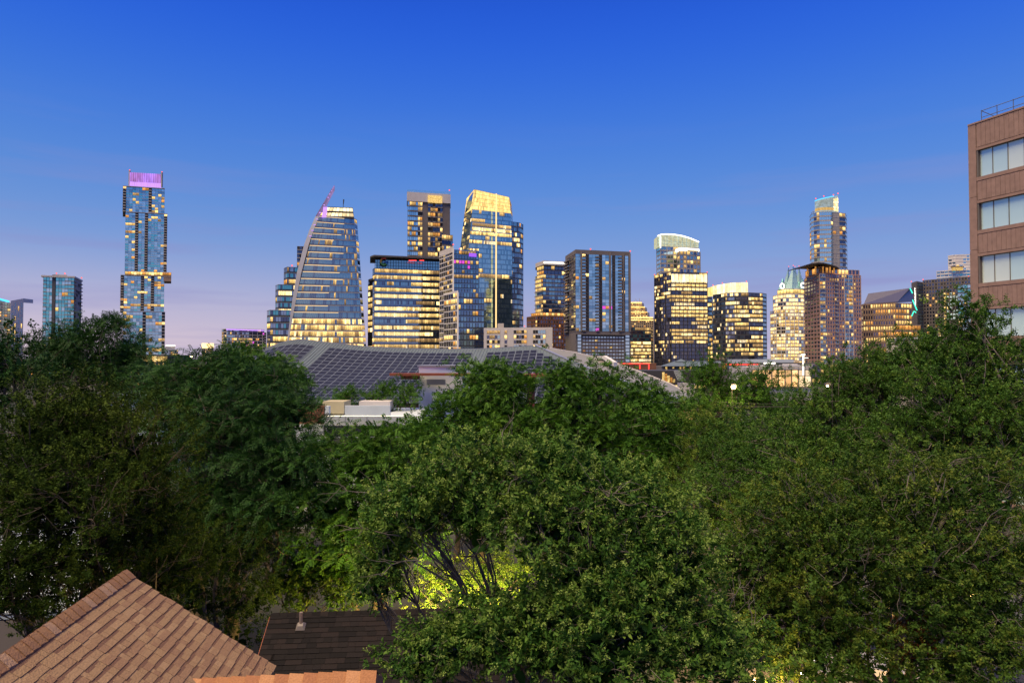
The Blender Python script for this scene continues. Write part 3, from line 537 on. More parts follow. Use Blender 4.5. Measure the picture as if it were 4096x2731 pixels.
# --- black office with glowing top panels
t = Tower('office_tower', 'black glass office tower with a row of glowing cream panels along its top', 2725, 620, seed=61)
z1 = zs(1090, 618); L1 = t.lit(26, 36, lambda h: .12 if h < .28 else (.9 if h > .55 or h < .42 else .6), 4, OFF)
p = t.tower([(2620, 640), (2686, 616), (2831, 622)], 0, z1, 26, [12, 36], wall='gk1', lits=[t.lit(26, 12, lambda h: .25 if h < .75 else .5, 1.5, OFF), L1], glass=('gk1', 'gk0', 'gk2'), slab='dark', sh=.5, so=.3, mull='dark', mw=.3, mo=.5, mstep=4)
for j in range(10):
    A = p[1].lerp(p[2], (j + .08) / 10) + Vector((0, -.7, 0)); B = p[1].lerp(p[2], (j + .92) / 10) + Vector((0, -.7, 0)); b = MB(); b.hexa([V3(A, z1 - 8.6), V3(B, z1 - 8.6), V3(B, z1 - 8.6) + Vector((0, .3, 0)), V3(A, z1 - 8.6) + Vector((0, .3, 0)), V3(A, z1 - 1.6), V3(B, z1 - 1.6), V3(B, z1 - 1.6) + Vector((0, .3, 0)), V3(A, z1 - 1.6) + Vector((0, .3, 0))]); t.add('glowing_panel', b, M['cream'])
t.beacons([V3(p[0], z1 + .8), V3(p[2], z1 + .8)], .5); t.done(290)
t = Tower('office_building', 'thin blue office sliver between the black office and the fluted crown block', 2840, 760, seed=62)
t.tower([(2826, 757), (2850, 762)], 0, zs(1177, 760), 17, [4], wall='dark', lits=[t.lit(17, 4, .5, 2)], glass=('gb1', 'gb3'), slab='dark', sh=.4); t.tower([(2846, 775), (2862, 778)], 0, zs(1200, 775), 15, [3], wall='dark', lits=[t.lit(15, 3, .2, 1)], glass=('gb1',), slab='dark', sh=.4); t.done(50)
# --- office with fluted lit crown
t = Tower('office_building', 'grey glass office with a fluted golden crown and curved corner', 2960, 700, seed=67)
z1 = zs(1172, 700); ch = [(2854, 722), (2904, 702), (2940, 696), (2996, 697), (3052, 703), (3068, 712)]
p = t.tower(ch, 0, z1, 18, [9, 6, 11, 11, 1], wall='dark', lits=[t.lit(18, 9, .3, 2, OFF), t.lit(18, 6, .4, 2, OFF), t.lit(18, 11, lambda h: .25 if h < .15 else .68, 3, OFF), t.lit(18, 11, lambda h: .2 if h < .15 else .72, 3, OFF), None], glass=[('gg', 'gk0'), ('gg', 'gk0'), ('gg', 'gb1', 'gk0'), ('gk1', 'gb3', 'gk0'), ('gb1',)], slab='char', sh=.5, so=.2, mull='char', mw=.2)
zc = [zs(1143, 720), zs(1134, 702), zs(1130, 696), zs(1129, 697)]
for k in range(3):
    n = (6, 4, 6)[k]
    for j in range(n):
        A = p[k].lerp(p[k + 1], j / n); B = p[k].lerp(p[k + 1], (j + .78) / n); za = zc[k] + (zc[k + 1] - zc[k]) * j / n; b = MB()
        b.loft([V3(A, z1), V3(B, z1), V3(B, z1) + Vector((0, 1, 0)), V3(A, z1) + Vector((0, 1, 0))], [V3(A, za), V3(B, za), V3(B, za) + Vector((0, 1, 0)), V3(A, za) + Vector((0, 1, 0))]); t.add('crown_panel', b, M['cream'])
b = MB(); b.loft([V3(v, z1) + Vector((0, 1.2, 0)) for v in p[:4]] + [V3(p[3], z1) + Vector((0, 20, 0)), V3(p[0], z1) + Vector((0, 20, 0))], [V3(v, h - .4) + Vector((0, 1.2, 0)) for v, h in zip(p[:4], zc)] + [V3(p[3], zc[3]) + Vector((0, 20, 0)), V3(p[0], zc[0]) + Vector((0, 20, 0))]); t.add('crown_wall', b, M['gold'])
t.beacons([V3(p[0], zc[0] + 1), V3(G(2892, 702), zc[1] + .6), V3(p[3] - Vector((2, 0, 0)), zc[3] + 1)], .6); t.done(290)
# --- owl-like tower with folded glass spires
t = Tower('skyscraper', 'pale floodlit tower topped by folded green glass spires and two glowing rings', 3170, 800, seed=71)
zsft = zs(1240, 800); z2 = zs(1178, 800)
p = t.tower([(3084, 824), (3108, 806), (3144, 796), (3196, 796), (3234, 806), (3258, 824)], 0, zsft, 17, [3, 4, 6, 4, 3], wall='lime', lits=[t.lit(17, n, .68, 2, OFF) for n in (3, 4, 6, 4, 3)], glass=('gg', 'gt2', 'gk2'), slab='white', sh=.45, mull='white', mw=.8, mo=.5, mstep=2)
p = t.tower([(3096, 824), (3114, 808), (3146, 799), (3194, 799), (3228, 808), (3246, 824)], zsft, z2, 4, [2, 3, 4, 3, 2], wall='lime', lits=[[['w4' if t.rng.random() < .8 else None for _ in range(n)] for _ in range(4)] for n in (2, 3, 4, 3, 2)], glass=('gg',), slab='pale', sh=.8, so=.8, mull='white', mw=.8, mo=.5, mstep=2)
p = t.tower([(3112, 822), (3124, 812), (3148, 802), (3192, 802), (3218, 812), (3230, 822)], z2, zs(1155, 800), 1, [1, 2, 3, 2, 1], wall='lime', lits=[[['w1'] * n] for n in (1, 2, 3, 2, 1)], slab='white', sh=1)
M['spire'] = pm('green_glass_spire', (.36, .54, .51), .35, .15, var=.12, scale=.3)
def spire(apex, base, nm='spire'):
    b = MB(); n = len(base)
    for k in range(n): b.poly([base[k], base[(k + 1) % n], apex])
    t.add(nm, b, M['spire'])
    b = MB()
    for k in range(n):
        for h in (0, .25, .5, .75):
            A, B = base[k].lerp(apex, h), base[(k + 1) % n].lerp(apex, h); b.tube([A, B], .10, 3)
            b.tube([base[k].lerp(base[(k + 1) % n], h), apex], .09, 3)
    t.add('spire_frame', b, M['gt1'], kind='stuff')
zb = zs(1155, 800)
for ax, ay, x0, x1, Ya, Yb in ((3173, 1064, 3142, 3200, 800, 818), (3155, 1068, 3130, 3164, 812, 834), (3196, 1066, 3182, 3222, 812, 834), (3180, 1068, 3146, 3206, 830, 846)):
    spire(W(ax, ay, (Ya + Yb) / 2), [V3(G(x0, Ya + 6), zb), V3(G((x0 + x1) / 2, Ya), zb), V3(G(x1, Ya + 6), zb), V3(G((x0 + x1) / 2, Yb), zb)])
    t.beacons([W(ax, ay - 2, (Ya + Yb) / 2)], .55)
for ax, x0, x1 in ((3132, 3114, 3146), (3210, 3196, 3228)): spire(W(ax, 1112, 812), [V3(G(x0, 814), zb), V3(G((x0 + x1) / 2, 800), zb), V3(G(x1, 814), zb), V3(G((x0 + x1) / 2, 826), zb)])
for x, y in ((3129, 1144), (3212, 1141)):
    c = W(x, y, 797); b = MB()
    for k in range(16): b.tube([c + Vector((2.3 * math.cos(k / 8 * math.pi), 0, 2.9 * math.sin(k / 8 * math.pi))), c + Vector((2.3 * math.cos((k + 1) / 8 * math.pi), 0, 2.9 * math.sin((k + 1) / 8 * math.pi)))], .75, 5)
    t.add('glowing_ring', b, M['white_led'])
t.done(260)
# --- rounded pale blue tower
t = Tower('skyscraper', 'rounded pale blue skyscraper with a lit drum crown and blue arc of light', 3320, 820, seed=73)
z1 = zs(850, 820); ch = [(3245, 846), (3250, 832), (3262, 824), (3284, 818), (3330, 816), (3338, 820), (3364, 822), (3388, 826), (3394, 842)]
p = t.tower(ch, 0, z1, 34, [1, 1, 2, 5, 1, 2, 2, 1], wall='conc', lits=[t.lit(34, n, q_, 1, RES) for n, q_ in ((1, .15), (1, .1), (2, .25), (5, .06), (1, .06), (2, .02), (2, .2), (1, .1))], glass=[('gt2', 'gb2'), ('gt2', 'gb2'), ('gg', 'gk0'), ('gt2', 'gt2', 'gt2'), ('gb2', 'gb0'), ('conc',), ('gg', 'gk0'), ('gb0', 'gb2')], slab='pale', sh=.35, so=.25, mull='alu', mw=.2, balc=[(), (), (0, 1), (), (), (), (0, 1), ()])
p = t.tower([(3252, 838), (3262, 828), (3284, 822), (3330, 820)], z1, zs(842, 820) + 1, 1, [1, 2, 4], wall='conc', glass=('gt2',), slab='pale')
# drum
b = MB(); q = []
for k in range(13): an = R(200 + 140 * k / 12); q.append((3313 + 50 * math.cos(an), 832 + 15 * math.sin(an)))
zt = [zs(805 - 26 * (k / 12) ** 2, 825) for k in range(13)]; pl = [G(*c) for c in q]; zb = zs(846, 820)
for k in range(12): b.loft([V3(pl[k], zb), V3(pl[k + 1], zb), G(3313, 850) + Vector((0, 0, zb))], [V3(pl[k], zt[k]), V3(pl[k + 1], zt[k + 1]), V3(G(3313, 850), (zt[k] + zt[k + 1]) / 2)])
t.add('drum', b, litm('drum_glow', (.62, .82, 1), .5, .8, 1.2, .15, 1))
b = MB()
for k in range(9):
    A, B = pl[k], pl[k + 1]; o = Vector((0, -.4, 0)); b.hexa([V3(A + o, zb + 1), V3(B + o, zb + 1), V3(B, zb + 1), V3(A, zb + 1), V3(A + o, zb + 4.5), V3(B + o, zb + 4.5), V3(B, zb + 4.5), V3(A, zb + 4.5)])
t.add('drum_band', b, M['w2'])
for k in range(9, 12):
    A, B = pl[k], pl[k + 1]; o = Vector((0, -.5, 0))
    for h in range(5):
        b = MB(); za = zb + 1 + h * (zt[k] - zb - 3) / 5; zc = za + (zt[k] - zb - 3) / 5 - .8; b.hexa([V3(A + o, za), V3(B + o, za), V3(B, za), V3(A, za), V3(A + o, zc), V3(B + o, zc), V3(B, zc), V3(A, zc)]); t.add('lit_panel', b, M['w4'])
b = MB(); b.tube([V3(pl[k] + Vector((0, -.6, 0)), zt[k] + .3) for k in range(10)], .5, 5); t.add('arc_light', b, M['cyan_led'])
t.beacons([V3(pl[1], zt[1] + 3), V3(pl[5], zt[5] + 3), V3(pl[9], zt[9] + 2), V3(pl[12], zt[12] + 2)], .8); t.done(280)
# --- rose brick apartment tower
t = Tower('apartment_tower', 'rose brick apartment tower with many small windows and an arched roof pavilion', 3330, 560, seed=79)
z1 = zs(1098, 560)
p = t.tower([(3221, 592), (3282, 556), (3446, 566)], 0, z1, 25, [5, 17], wall='rosebrick', lits=[t.lit(25, 5, .05, 1, RES), t.lit(25, 17, .2, 1.2, RES)], glass=('gk0', 'gk1', 'gb3', 'gk0'), slab='rosebrick', sh=.35, so=.14, mull='rosebrick', mw=1.0, mo=.14, mx=.16, my0=.3, my1=.12, balc=[(), (0, 1, 6)])
b = MB(); o = Vector((0, -.3, 0)); A, B = p[1] + o, p[1].lerp(p[2], .13) + o
t.vid += 1; t.face(A, B, 0, z1, 25, 2, glass=('gk0', 'gb0', 'gb3'), lit=t.lit(25, 2, .35, 1, RES), slab='white', sh=.35, so=.25, mull='white', mw=.3)
A, B = p[1].lerp(p[2], .60) + o, p[1].lerp(p[2], .80) + o; t.vid += 1; t.face(A, B, 0, z1, 25, 4, glass=('gk0', 'gb3', 'gb1'), lit=t.lit(25, 4, .3, 1, RES), slab='white', sh=.3, so=.25, mull='white', mw=.4, mstep=2)
pp = t.tower([(3226, 592), (3280, 560), (3355, 566)], z1, zs(1068, 562), 1, [4, 6], wall='rosebrick', lits=[[['w3', None, 'w3', None]], [['gb', None][1:] * 1 + [None, 'w3', None, 'w3', None]]], glass=('gk0', 'gb3'), slab='rosebrick', sh=.5, mull='rosebrick', mw=.8)
t.tower([(3355, 566), (3440, 571)], z1, zs(1078, 566), 1, [6], wall='rosebrick', lits=[[['w1', 'w1', 'w1', None, None, None]]], glass=('gk0',), slab='pale', mull='rosebrick', mw=1)
arc = [(3221, 1064), (3245, 1057), (3270, 1054), (3295, 1055), (3320, 1060), (3345, 1068), (3357, 1076)]
b = MB()
for a, c in zip(arc[:-1], arc[1:]):
    a0, c0 = W(*a, 553), W(*c, 553); bk = Vector((0, 34, 0)); up = Vector((0, 0, .8)); b.loft([a0, c0, c0 + bk, a0 + bk], [a0 + up, c0 + up, c0 + bk + up, a0 + bk + up])
t.add('arched_roof', b, M['dark'])
for x, y0, y1 in ((3230, 1098, 1075), (3262, 1098, 1066), (3292, 1092, 1066), (3320, 1092, 1068), (3336, 1092, 1072), (3352, 1092, 1078)):
    b = MB(); b.beam(W(x, y0, 557), W(x, y1, 557), (1.0, 0, 0), (0, .6, 0)); t.add('lit_pier', b, M['w3'])
t.done(290)
# --- hotel with slate roof and green neon
t = Tower('hotel_building', 'tan stone hotel with sloped slate glass roof and green neon edge', 3560, 600, seed=83)
z1 = zs(1216, 600)
p = t.tower([(3448, 616), (3455, 606), (3585, 592), (3650, 600)], 0, z1, 12, [1, 13, 6], wall='tan', lits=[None, t.lit(12, 13, .6, 3, (('w3', 3), ('w1', 3), ('w2', 1))), t.lit(12, 6, .55, 3, (('w3', 3), ('w1', 3)))], glass=('gk1', 'gk0'), slab='tan', sh=1.0, so=.2, mull='tan', mw=.8, mo=.2, mx=.14, my0=.3)
t.tower([(3585, 590), (3684, 600)], 0, zs(1300, 596), 7, [8], wall='tan', lits=[t.lit(7, 8, .75, 4, (('w3', 3), ('w1', 3)))], glass=('gk1',), slab='tan', sh=1.1, so=.6)
b = MB(); b.loft([W(3455, 1216, 606), W(3590, 1207, 592), W(3655, 1207, 606), W(3470, 1216, 640)], [W(3473, 1174, 616), W(3640, 1152, 606), W(3648, 1152, 612), W(3482, 1174, 632)]); t.add('roof', b, M['slate'])
for a, c in (((3640, 1153), (3650, 1173)), ((3650, 1199), (3668, 1241)), ((3655, 1245), (3647, 1264)), ((3657, 1245), (3664, 1250))):
    b = MB(); b.tube([W(*a, 588), W(*c, 588)], .42, 5); t.add('neon_tube', b, M['neon_green'])
t.done(170)
# --- brown hotel tower with lettered sign
t = Tower('hotel_tower', 'broad brown hotel slab with a white vertical sign and dotted lit windows', 3760, 680, seed=89)
z1 = zs(1122, 680); p = t.vol([(3650, 700), (3672, 684), (3700, 696)], 0, zs(1127, 690), 'taupe')
p = t.tower([(3697, 690), (3900, 655)], 0, zs(1120, 685), 26, [17], wall='taupe', lits=[[[('w1' if (j in (7,) and i > 11 and i < 22) or (j == 5 and 3 < i < 12) else ('wt' if j in (8, 9, 10, 11) and 13 < i < 22 and t.rng.random() < .7 else (t.rng.choice(('w1', 'w2', 'w3')) if t.rng.random() < .16 and i < 22 else None))) for j in range(17)] for i in range(26)]], glass=('gk0', 'gk1', 'void'), slab='taupe', sh=.7, so=.15, mull='taupe', mw=.9, mo=.15, mx=.15)
t.tower([(3672, 683), (3697, 690)], 0, zs(1135, 690), 26, [3], wall='dark', glass=('gb3', 'gb1'), slab='char', sh=.3)
t.tower([(3835, 655), (3900, 650)], 0, zs(1140, 655), 20, [5], wall='dark', glass=('gt0', 'gb0', 'gt2'), lits=[t.lit(20, 5, .2, 1)], slab='alu', sh=.3)
fc = bpy.data.curves.new('sign_letters', 'FONT'); fc.body = 'MARRIOTT'; fc.size = 3.8; fc.extrude = .15; fc.align_x = 'LEFT'
fo = bpy.data.objects.new('tmp', fc); col.objects.link(fo); bpy.context.view_layer.update()
fm = bpy.data.meshes.new_from_object(fo.evaluated_get(bpy.context.evaluated_depsgraph_get())); bpy.data.objects.remove(fo); fm.name = 'sign_letters'; fm.materials.clear(); fm.materials.append(M['white_led'])
so_ = obj('sign_letters', fm, t.root); A, B = G(3650, 700), G(3672, 684); d = (B - A).normalized()
from mathutils import Matrix
nn = Vector((d.y, -d.x, 0)); base = A.lerp(B, .82) + nn * .4; base.z = zs(1224, 690)
mt = Matrix((Vector((0, 0, 1)), -d, nn)).transposed().to_4x4(); mt.translation = base - origin(t.root); so_.matrix_local = mt
t.beacons([V3(p[0], zs(1118, 690)), V3(A, zs(1126, 700)), V3(G(3880, 660), zs(1105, 660))], .6); t.done(220)
t = Tower('apartment_tower', 'white stepped apartment tower rising behind the brown hotel slab', 3820, 850, seed=97)
t.tower([(3752, 850), (3815, 838), (3900, 834)], 0, zs(1084, 845), 30, [4, 6], wall='white', lits=[None, t.lit(30, 6, .08, 1)], glass=('gt1', 'gb1', 'gb3'), slab='white', sh=1.0, so=.3, mull='white', mw=.3)
t.tower([(3800, 850), (3830, 842), (3900, 838)], zs(1084, 845), zs(1022, 845), 5, [2, 5], wall='white', lits=[None, t.lit(5, 5, .12, 1)], glass=('gb0', 'white', 'white'), slab='white', sh=1.2, so=.3, mull='white', mw=.8)
b = MB(); b.prism([G(3812, 836), G(3858, 832), G(3858, 836), G(3812, 840)], zs(1082, 836), zs(1070, 836)); t.add('lit_terrace', b, M['w1']); b = MB(); b.prism([G(3808, 832), G(3862, 829), G(3862, 836), G(3808, 840)], zs(1070, 836), zs(1067, 836)); t.add('terrace_roof', b, M['tan']); t.done(80)
# ================================================================ solar roofed hall
hall = root('event_hall', 'large hall under a shallow grey metal roof covered with solar panels', 'hall', (-10, 126, 0))
M['seam'] = pm('seam_metal', (.105, .135, .155), .65, .1, var=.08, scale=.5); M['membrane'] = pm('membrane_roof', (.19, .187, .19), .8, var=.08, scale=.12, streak=.3)
YB_, YT_, ZB_, LEAN = 110., 141., zs(1612, 110), 3.4
ridge = [(900, 1470), (960, 1446), (1030, 1410), (1080, 1388), (1125, 1371), (1170, 1361), (1206, 1358), (1260, 1364), (1330, 1373), (1457, 1386), (1580, 1393), (1695, 1396), (1800, 1397), (1900, 1396), (2000, 1392), (2080, 1386), (2142, 1383)]
rx = [W(x, y, YT_).x for x, y in ridge]; rz = [W(x, y, YT_).z for x, y in ridge]
def ztop(X): return float(np.interp(X, rx, rz))
XH0, XH1 = rx[-1], 29.0       # hip: top and bottom
def tmax(a):                  # how far up the slope column a (bottom x) reaches
    return 1.0 if a + LEAN <= XH0 else max(0., (XH1 - a) / (XH1 - (XH0 - LEAN)))
def S(a, t, up=0.):           # point on the roof surface
    X = a + LEAN * t; zt = ztop(X if X < XH0 else XH0)
    sag = -1.1 * math.sin(math.pi * t) * .6
    return Vector((X, YB_ + (YT_ - YB_) * t, ZB_ + (zt - ZB_) * t + sag + up))
a0 = rx[0] - LEAN; b = MB(); na = 96; cols = [a0 + (XH1 - a0) * i / na for i in range(na + 1)]
for i in range(na):
    for k in range(8):
        q = [S(cols[i], tmax(cols[i]) * k / 8), S(cols[i + 1], tmax(cols[i + 1]) * k / 8), S(cols[i + 1], tmax(cols[i + 1]) * (k + 1) / 8), S(cols[i], tmax(cols[i]) * (k + 1) / 8)]
        b.poly(q)
roof = b.build('roof', M['seam'], hall, smooth=True)
b = MB(); x = a0 + .3
while x < XH1 - .5:
    pts = [S(x, tmax(x) * k / 6, .06) for k in range(7)]
    for p_, q_ in zip(pts[:-1], pts[1:]): b.beam(p_, q_, (.09, 0, 0), (0, 0, .14))
    x += .62
b.build('roof_seam', pm('seam_dark', (.16, .18, .20), .5, .3), roof, kind='stuff')
b = MB()
for r_ in range(10):
    h0 = S(XH0 - LEAN + (XH1 - XH0 + LEAN) * r_ / 10, tmax(XH0 - LEAN + (XH1 - XH0 + LEAN) * r_ / 10), .15); h1 = S(XH0 - LEAN + (XH1 - XH0 + LEAN) * (r_ + 1) / 10, tmax(XH0 - LEAN + (XH1 - XH0 + LEAN) * (r_ + 1) / 10), .15)
    b.beam(h0, h1, (.5, .2, 0), (0, 0, .2))
for i in range(na):
    if cols[i + 1] + LEAN < XH0: b.beam(S(cols[i], 1, .05), S(cols[i + 1], 1, .05), (0, .3, 0), (0, 0, .16))
b.build('ridge_cap', M['alu'], roof)
# solar panels: 1.45 x 2 m, sixteen rows, gaps for the two walkways
M['pv'] = pm('solar_cell', (.017, .018, .026), .5, .0, var=.2, scale=.6, spec=.2); M['pvf'] = pm('solar_frame', (.20, .225, .26), .55, .1)
NR = 17; PW = 1.47; panels = []; a = a0 + 2.2; ci = 0
while a < XH1:
    if not (-43.8 < a < -41.2 or -12.0 < a < -9.4):
        tm = min(tmax(a), tmax(a + PW))
        top = .965 if a > -10 else (.955 if a > -26 else (.93 if a > -34 else .96))
        for r_ in range(NR):
            t0, t1 = .03 + r_ * .0552, .03 + (r_ + 1) * .0552
            if t1 < min(top, tm - .035): panels.append((a, t0, t1))
    a += PW
def panel_mesh(a, t0, t1, b):
    g = .05; gt = .0022
    for m, (e, et, u0, u1) in enumerate(((g, gt, .10, .18), (g + .045, gt + .0016, .12, .186))):
        c = [S(a + e, t0 + et, u0), S(a + PW - e, t0 + et, u0), S(a + PW - e, t1 - et, u0), S(a + e, t1 - et, u0)]; c += [v + Vector((0, 0, u1 - u0)) for v in c]
        b.hexa(c, 1 - m)
def vis(p):
    v = S(*p[:2]); sx = 2048 + v.x / v.y * FPX; sy = 1433 - (v.z - HC) / v.y * FPX
    return (1020 < sx < 1760 and sy < 1600) or (1760 <= sx < 2260 and sy < 1480)
panels.sort(key=lambda p: (not vis(p), p[1]))
for p_ in panels[:300]:
    b = MB(); panel_mesh(*p_, b); b.build('solar_panel', [M['pv'], M['pvf']], roof)
b = MB()
for p_ in panels[300:]: panel_mesh(*p_, b)
b.build('solar_array', [M['pv'], M['pvf']], roof, kind='stuff')
# membrane side roof right of the hip
far = [W(2142, 1383, 141.5), W(2300, 1410, 143), W(2440, 1444, 143), W(2560, 1487, 140), W(2680, 1535, 136), W(2775, 1584, 130)]
hip = [S(XH0 - LEAN + (XH1 - XH0 + LEAN) * k / 5, tmax(XH0 - LEAN + (XH1 - XH0 + LEAN) * k / 5), .02) for k in range(6)]
b = MB()
for k in range(5):
    for j in range(4):
        f = lambda kk, jj: hip[kk].lerp(far[kk], jj / 4) + Vector((0, 0, -.25 * math.sin(math.pi * jj / 4)))
        b.poly([f(k, j), f(k, j + 1), f(k + 1, j + 1), f(k + 1, j)])
b.build('side_roof', M['membrane'], hall, smooth=True)
b = MB()
for k in range(5): b.beam(far[k] + Vector((0, 0, -.1)), far[k + 1] + Vector((0, 0, -.1)), (.3, .6, 0), (0, 0, .5))
b.build('roof_edge', M['pale'], hall)
b = MB(); b.loft([far[5] + Vector((0, 0, -.4)), hip[5] + Vector((0, 0, -.4)), hip[5] + Vector((-.5, .5, -.4)), far[5] + Vector((-.5, .5, -.4))], [Vector((far[5].x, far[5].y, 0)), Vector((hip[5].x, hip[5].y, 0)), Vector((hip[5].x - .5, hip[5].y + .5, 0)), Vector((far[5].x - .5, far[5].y + .5, 0))]); b.build('lit_end_wall', M['w1'], hall)
b = MB(); b.prism([(a0 + 1, YB_ + .6), (XH1 - 1.2, YB_ + .6), (far[5].x - 2, far[5].y - 1), (XH0, YT_ + 1), (a0 + 3, YT_ + 1)], 0, ZB_ - .35); b.build('wall', M['brick'], hall)
b = MB(); c0, c1, c2 = W(2365, 1432, 142), W(2420, 1430, 140), W(2462, 1456, 136)
b.beam(c0, c1, (0, 1.2, 0), (0, 0, .7)); b.beam(c1, c2, (.8, .8, 0), (0, 0, .8)); b.build('dormer_fascia', M['white'], hall)
b = MB(); b.loft([Vector((c0.x, 139.5, c0.z - 2)), Vector((c1.x, 138.5, c1.z - 2.2)), Vector((c1.x, 146, c1.z - 2)), Vector((c0.x, 146, c0.z - 2))], [c0 + Vector((0, .3, 0)), c1 + Vector((0, .3, 0)), Vector((c1.x, 146, c1.z)), Vector((c0.x, 146, c0.z))]); b.build('dormer', M['taupe'], hall)
# ================================================================ white block with rust canopy in front of the hall
wb = root('art_building', 'white rendered block with a rust red canopy beam in front of the solar roof', 'building', W(1765, 1433, 60) * 1); wb.location.z = 0
M['render'] = pm('white_render', (.84, .82, .80), .85, var=.06, scale=.8); M['rust'] = pm('rust_paint', (.26, .07, .035), .7, var=.15, scale=1.5)
b = MB(); c0, c1 = W(1676, 1433, 60), W(1850, 1433, 62); zt = zs(1467, 60)
b.prism([c0, c1, c1 + Vector((0, 5, 0)), c0 + Vector((0, 5, 0))], 0, zt); b.build('wall', M['render'], wb)
b = MB(); b.prism([c0 + Vector((-.12, -.12, 0)), c1 + Vector((.12, -.12, 0)), c1 + Vector((.12, 5.1, 0)), c0 + Vector((-.12, 5.1, 0))], zt, zt + .14); b.build('coping', M['alu'], wb)
b = MB(); b.beam(W(1563, 1497, 58.5), W(1885, 1497, 60.5), (0, 1.3, 0), (0, 0, .22)); b.beam(W(1606, 1508, 58.8), W(1676, 1508, 59.6), (0, 1.0, 0), (0, 0, .36)); b.build('canopy', M['rust'], wb)
lv = MB(); lv.beam(W(1707, 1528, 59.7), W(1782, 1528, 60.6), (0, .12, 0), (0, 0, .50)); o = lv.build('louvre_vent', M['alu'], wb)
for k in range(7): b = MB(); b.beam(W(1709, 1519.5 + 2.9 * k, 59.55), W(1780, 1519.5 + 2.9 * k, 60.45), (0, .12, 0), (0, 0, .025)); b.build('slat', M['pale'], o)
b = MB(); b.beam(W(1740, 1575, 59.6), W(1740, 1602, 59.6), (.5, 0, 0), (0, .5, 0)); b.build('wall_lamp', M['alu'], wb)
b = MB(); b.beam(W(2085, 1501, 66), W(2228, 1499, 67), (0, 2.6, 0), (0, 0, .3)); b.box(W(2110, 1500, 66).x, W(2140, 1500, 66).x, 66.5, 68, 0, zs(1502, 66)); b.build('far_canopy', M['rust'], wb)
# low parapet building and brick wall
lp = root('low_building', 'low white flat roofed building with parapets and mesh fence below the solar roof', 'building', (G(1440, 46).x, 46, 0))
def wallpx(x0, x1, y0, y1, Y, mat, name, dep=.3, Y2=None):
    A, B = W(x0, y0, Y), W(x1, y0, Y2 or Y); b = MB(); zb = zs(y1, Y); bk = Vector((0, dep, 0))
    b.loft([V3(A, zb), V3(B, zb), V3(B, zb) + bk, V3(A, zb) + bk], [V3(A, A.z), V3(B, A.z), V3(B, A.z) + bk, V3(A, A.z) + bk]); return b.build(name, mat, lp)
M['beige'] = pm('beige_render', (.42, .36, .22), .85, var=.08, scale=.8); M['cool'] = pm('cool_white_metal', (.52, .57, .60), .6, var=.05, scale=1.0)
wallpx(1380, 1560, 1622, 1664, 46, M['cool'], 'parapet', .25); wallpx(1290, 1376, 1606, 1655, 52, M['beige'], 'roof_box', 2.2); wallpx(1436, 1560, 1605, 1640, 55, M['pale'], 'roof_box', 3)
wallpx(1180, 1300, 1623, 1740, 45, M['brick'], 'brick_wall', .4); wallpx(1297, 1316, 1624, 1705, 45, M['cool'], 'corner_post', .4); wallpx(1296, 1640, 1667, 1745, 44, M['cool'], 'lower_wall', .3); wallpx(1280, 1700, 1752, 1800, 43.5, M['char'], 'base_course', .3)
b = MB(); A, B = W(1296, 1664, 43.2), W(1640, 1664, 43.2); b.tube([A, B], .035, 5); b.tube([W(1306, 1652, 43.2), W(1306, 1745, 43.2)], .07, 6)
for k in range(5): c = A.lerp(B, .25 * k); b.tube([c, c - Vector((0, 0, 1.35))], .03, 5)
b.build('fence_frame', M['alu'], lp)
b = MB()
for k in range(60):
    c = A.lerp(B, k / 60); d = A.lerp(B, min(1, (k + 3) / 60)); b.tube([c, d - Vector((0, 0, 1.3))], .006, 3); b.tube([d, c - Vector((0, 0, 1.3))], .006, 3)
b.build('fence_mesh', M['alu'], lp, kind='stuff')
b = MB(); b.tube([W(1300, 1672, 43.6), W(1225, 1720, 43.6)], .05, 5); b.build('handrail', M['alu'], lp)
b = MB(); b.prism([G(1180, 44), G(1700, 44), G(1700, 60), G(1180, 60)], 0, zs(1690, 46)); b.build('roof', M['cool'], lp)
# ================================================================ brown office on the right edge
br = root('office_building', 'brown precast office block with ribbed bands and pale windows at the right edge', 'building')
C0 = W(3871, 506, 50.7); C0.z = 0; D0 = Vector((.365, -1, 0)).normalized(); NB = Vector((-1, -.365, 0)).normalized(); br.location = C0
def bp(s, z, o=0.): return Vector((C0.x + D0.x * s + NB.x * o, C0.y + D0.y * s + NB.y * o, z))
ZT = zs(506, 50.7); rows = [(zs(602, 50.0), zs(707, 50.0))]; fh = 3.97
for k in range(1, 7): rows.append((rows[0][0] - fh * k, rows[0][1] - fh * k))
LEN = 16.
b = MB(); inner = Vector((7, 2.6, 0)) * 2; b.prism([bp(.1, 0, -.32), bp(LEN, 0, -.32), bp(LEN, 0, -.32) + inner, bp(.1, 0, -.32) + inner], 0, ZT - .1); b.build('core', M['brownstone'], br)
def slab_(s0, s1, z0, z1, o0, o1, mb): mb.hexa([bp(s0, z0, o1), bp(s1, z0, o1), bp(s1, z0, o0), bp(s0, z0, o0), bp(s0, z1, o1), bp(s1, z1, o1), bp(s1, z1, o0), bp(s0, z1, o0)])
zz = [ZT] + [r_[0] - fh * .0 + .55 for r_ in rows[1:]] + [0]
for k in range(len(zz) - 1):
    mb = MB(); slab_(0, .58, zz[k + 1] + .012, zz[k] - .012, -.4, 0, mb); mb.build('corner_panel', M['brownstone'], br)
zb_prev = ZT
M['pane_pale'] = glassm('sky_tinted_glass', (.60, .80, .78), .12, .25, .004); M['pane_warm'] = glassm('pale_lit_glass', (.72, .82, .74), .12, .2, .004)  # pane_pale: pale base colour stands in for sky reflected in the glass
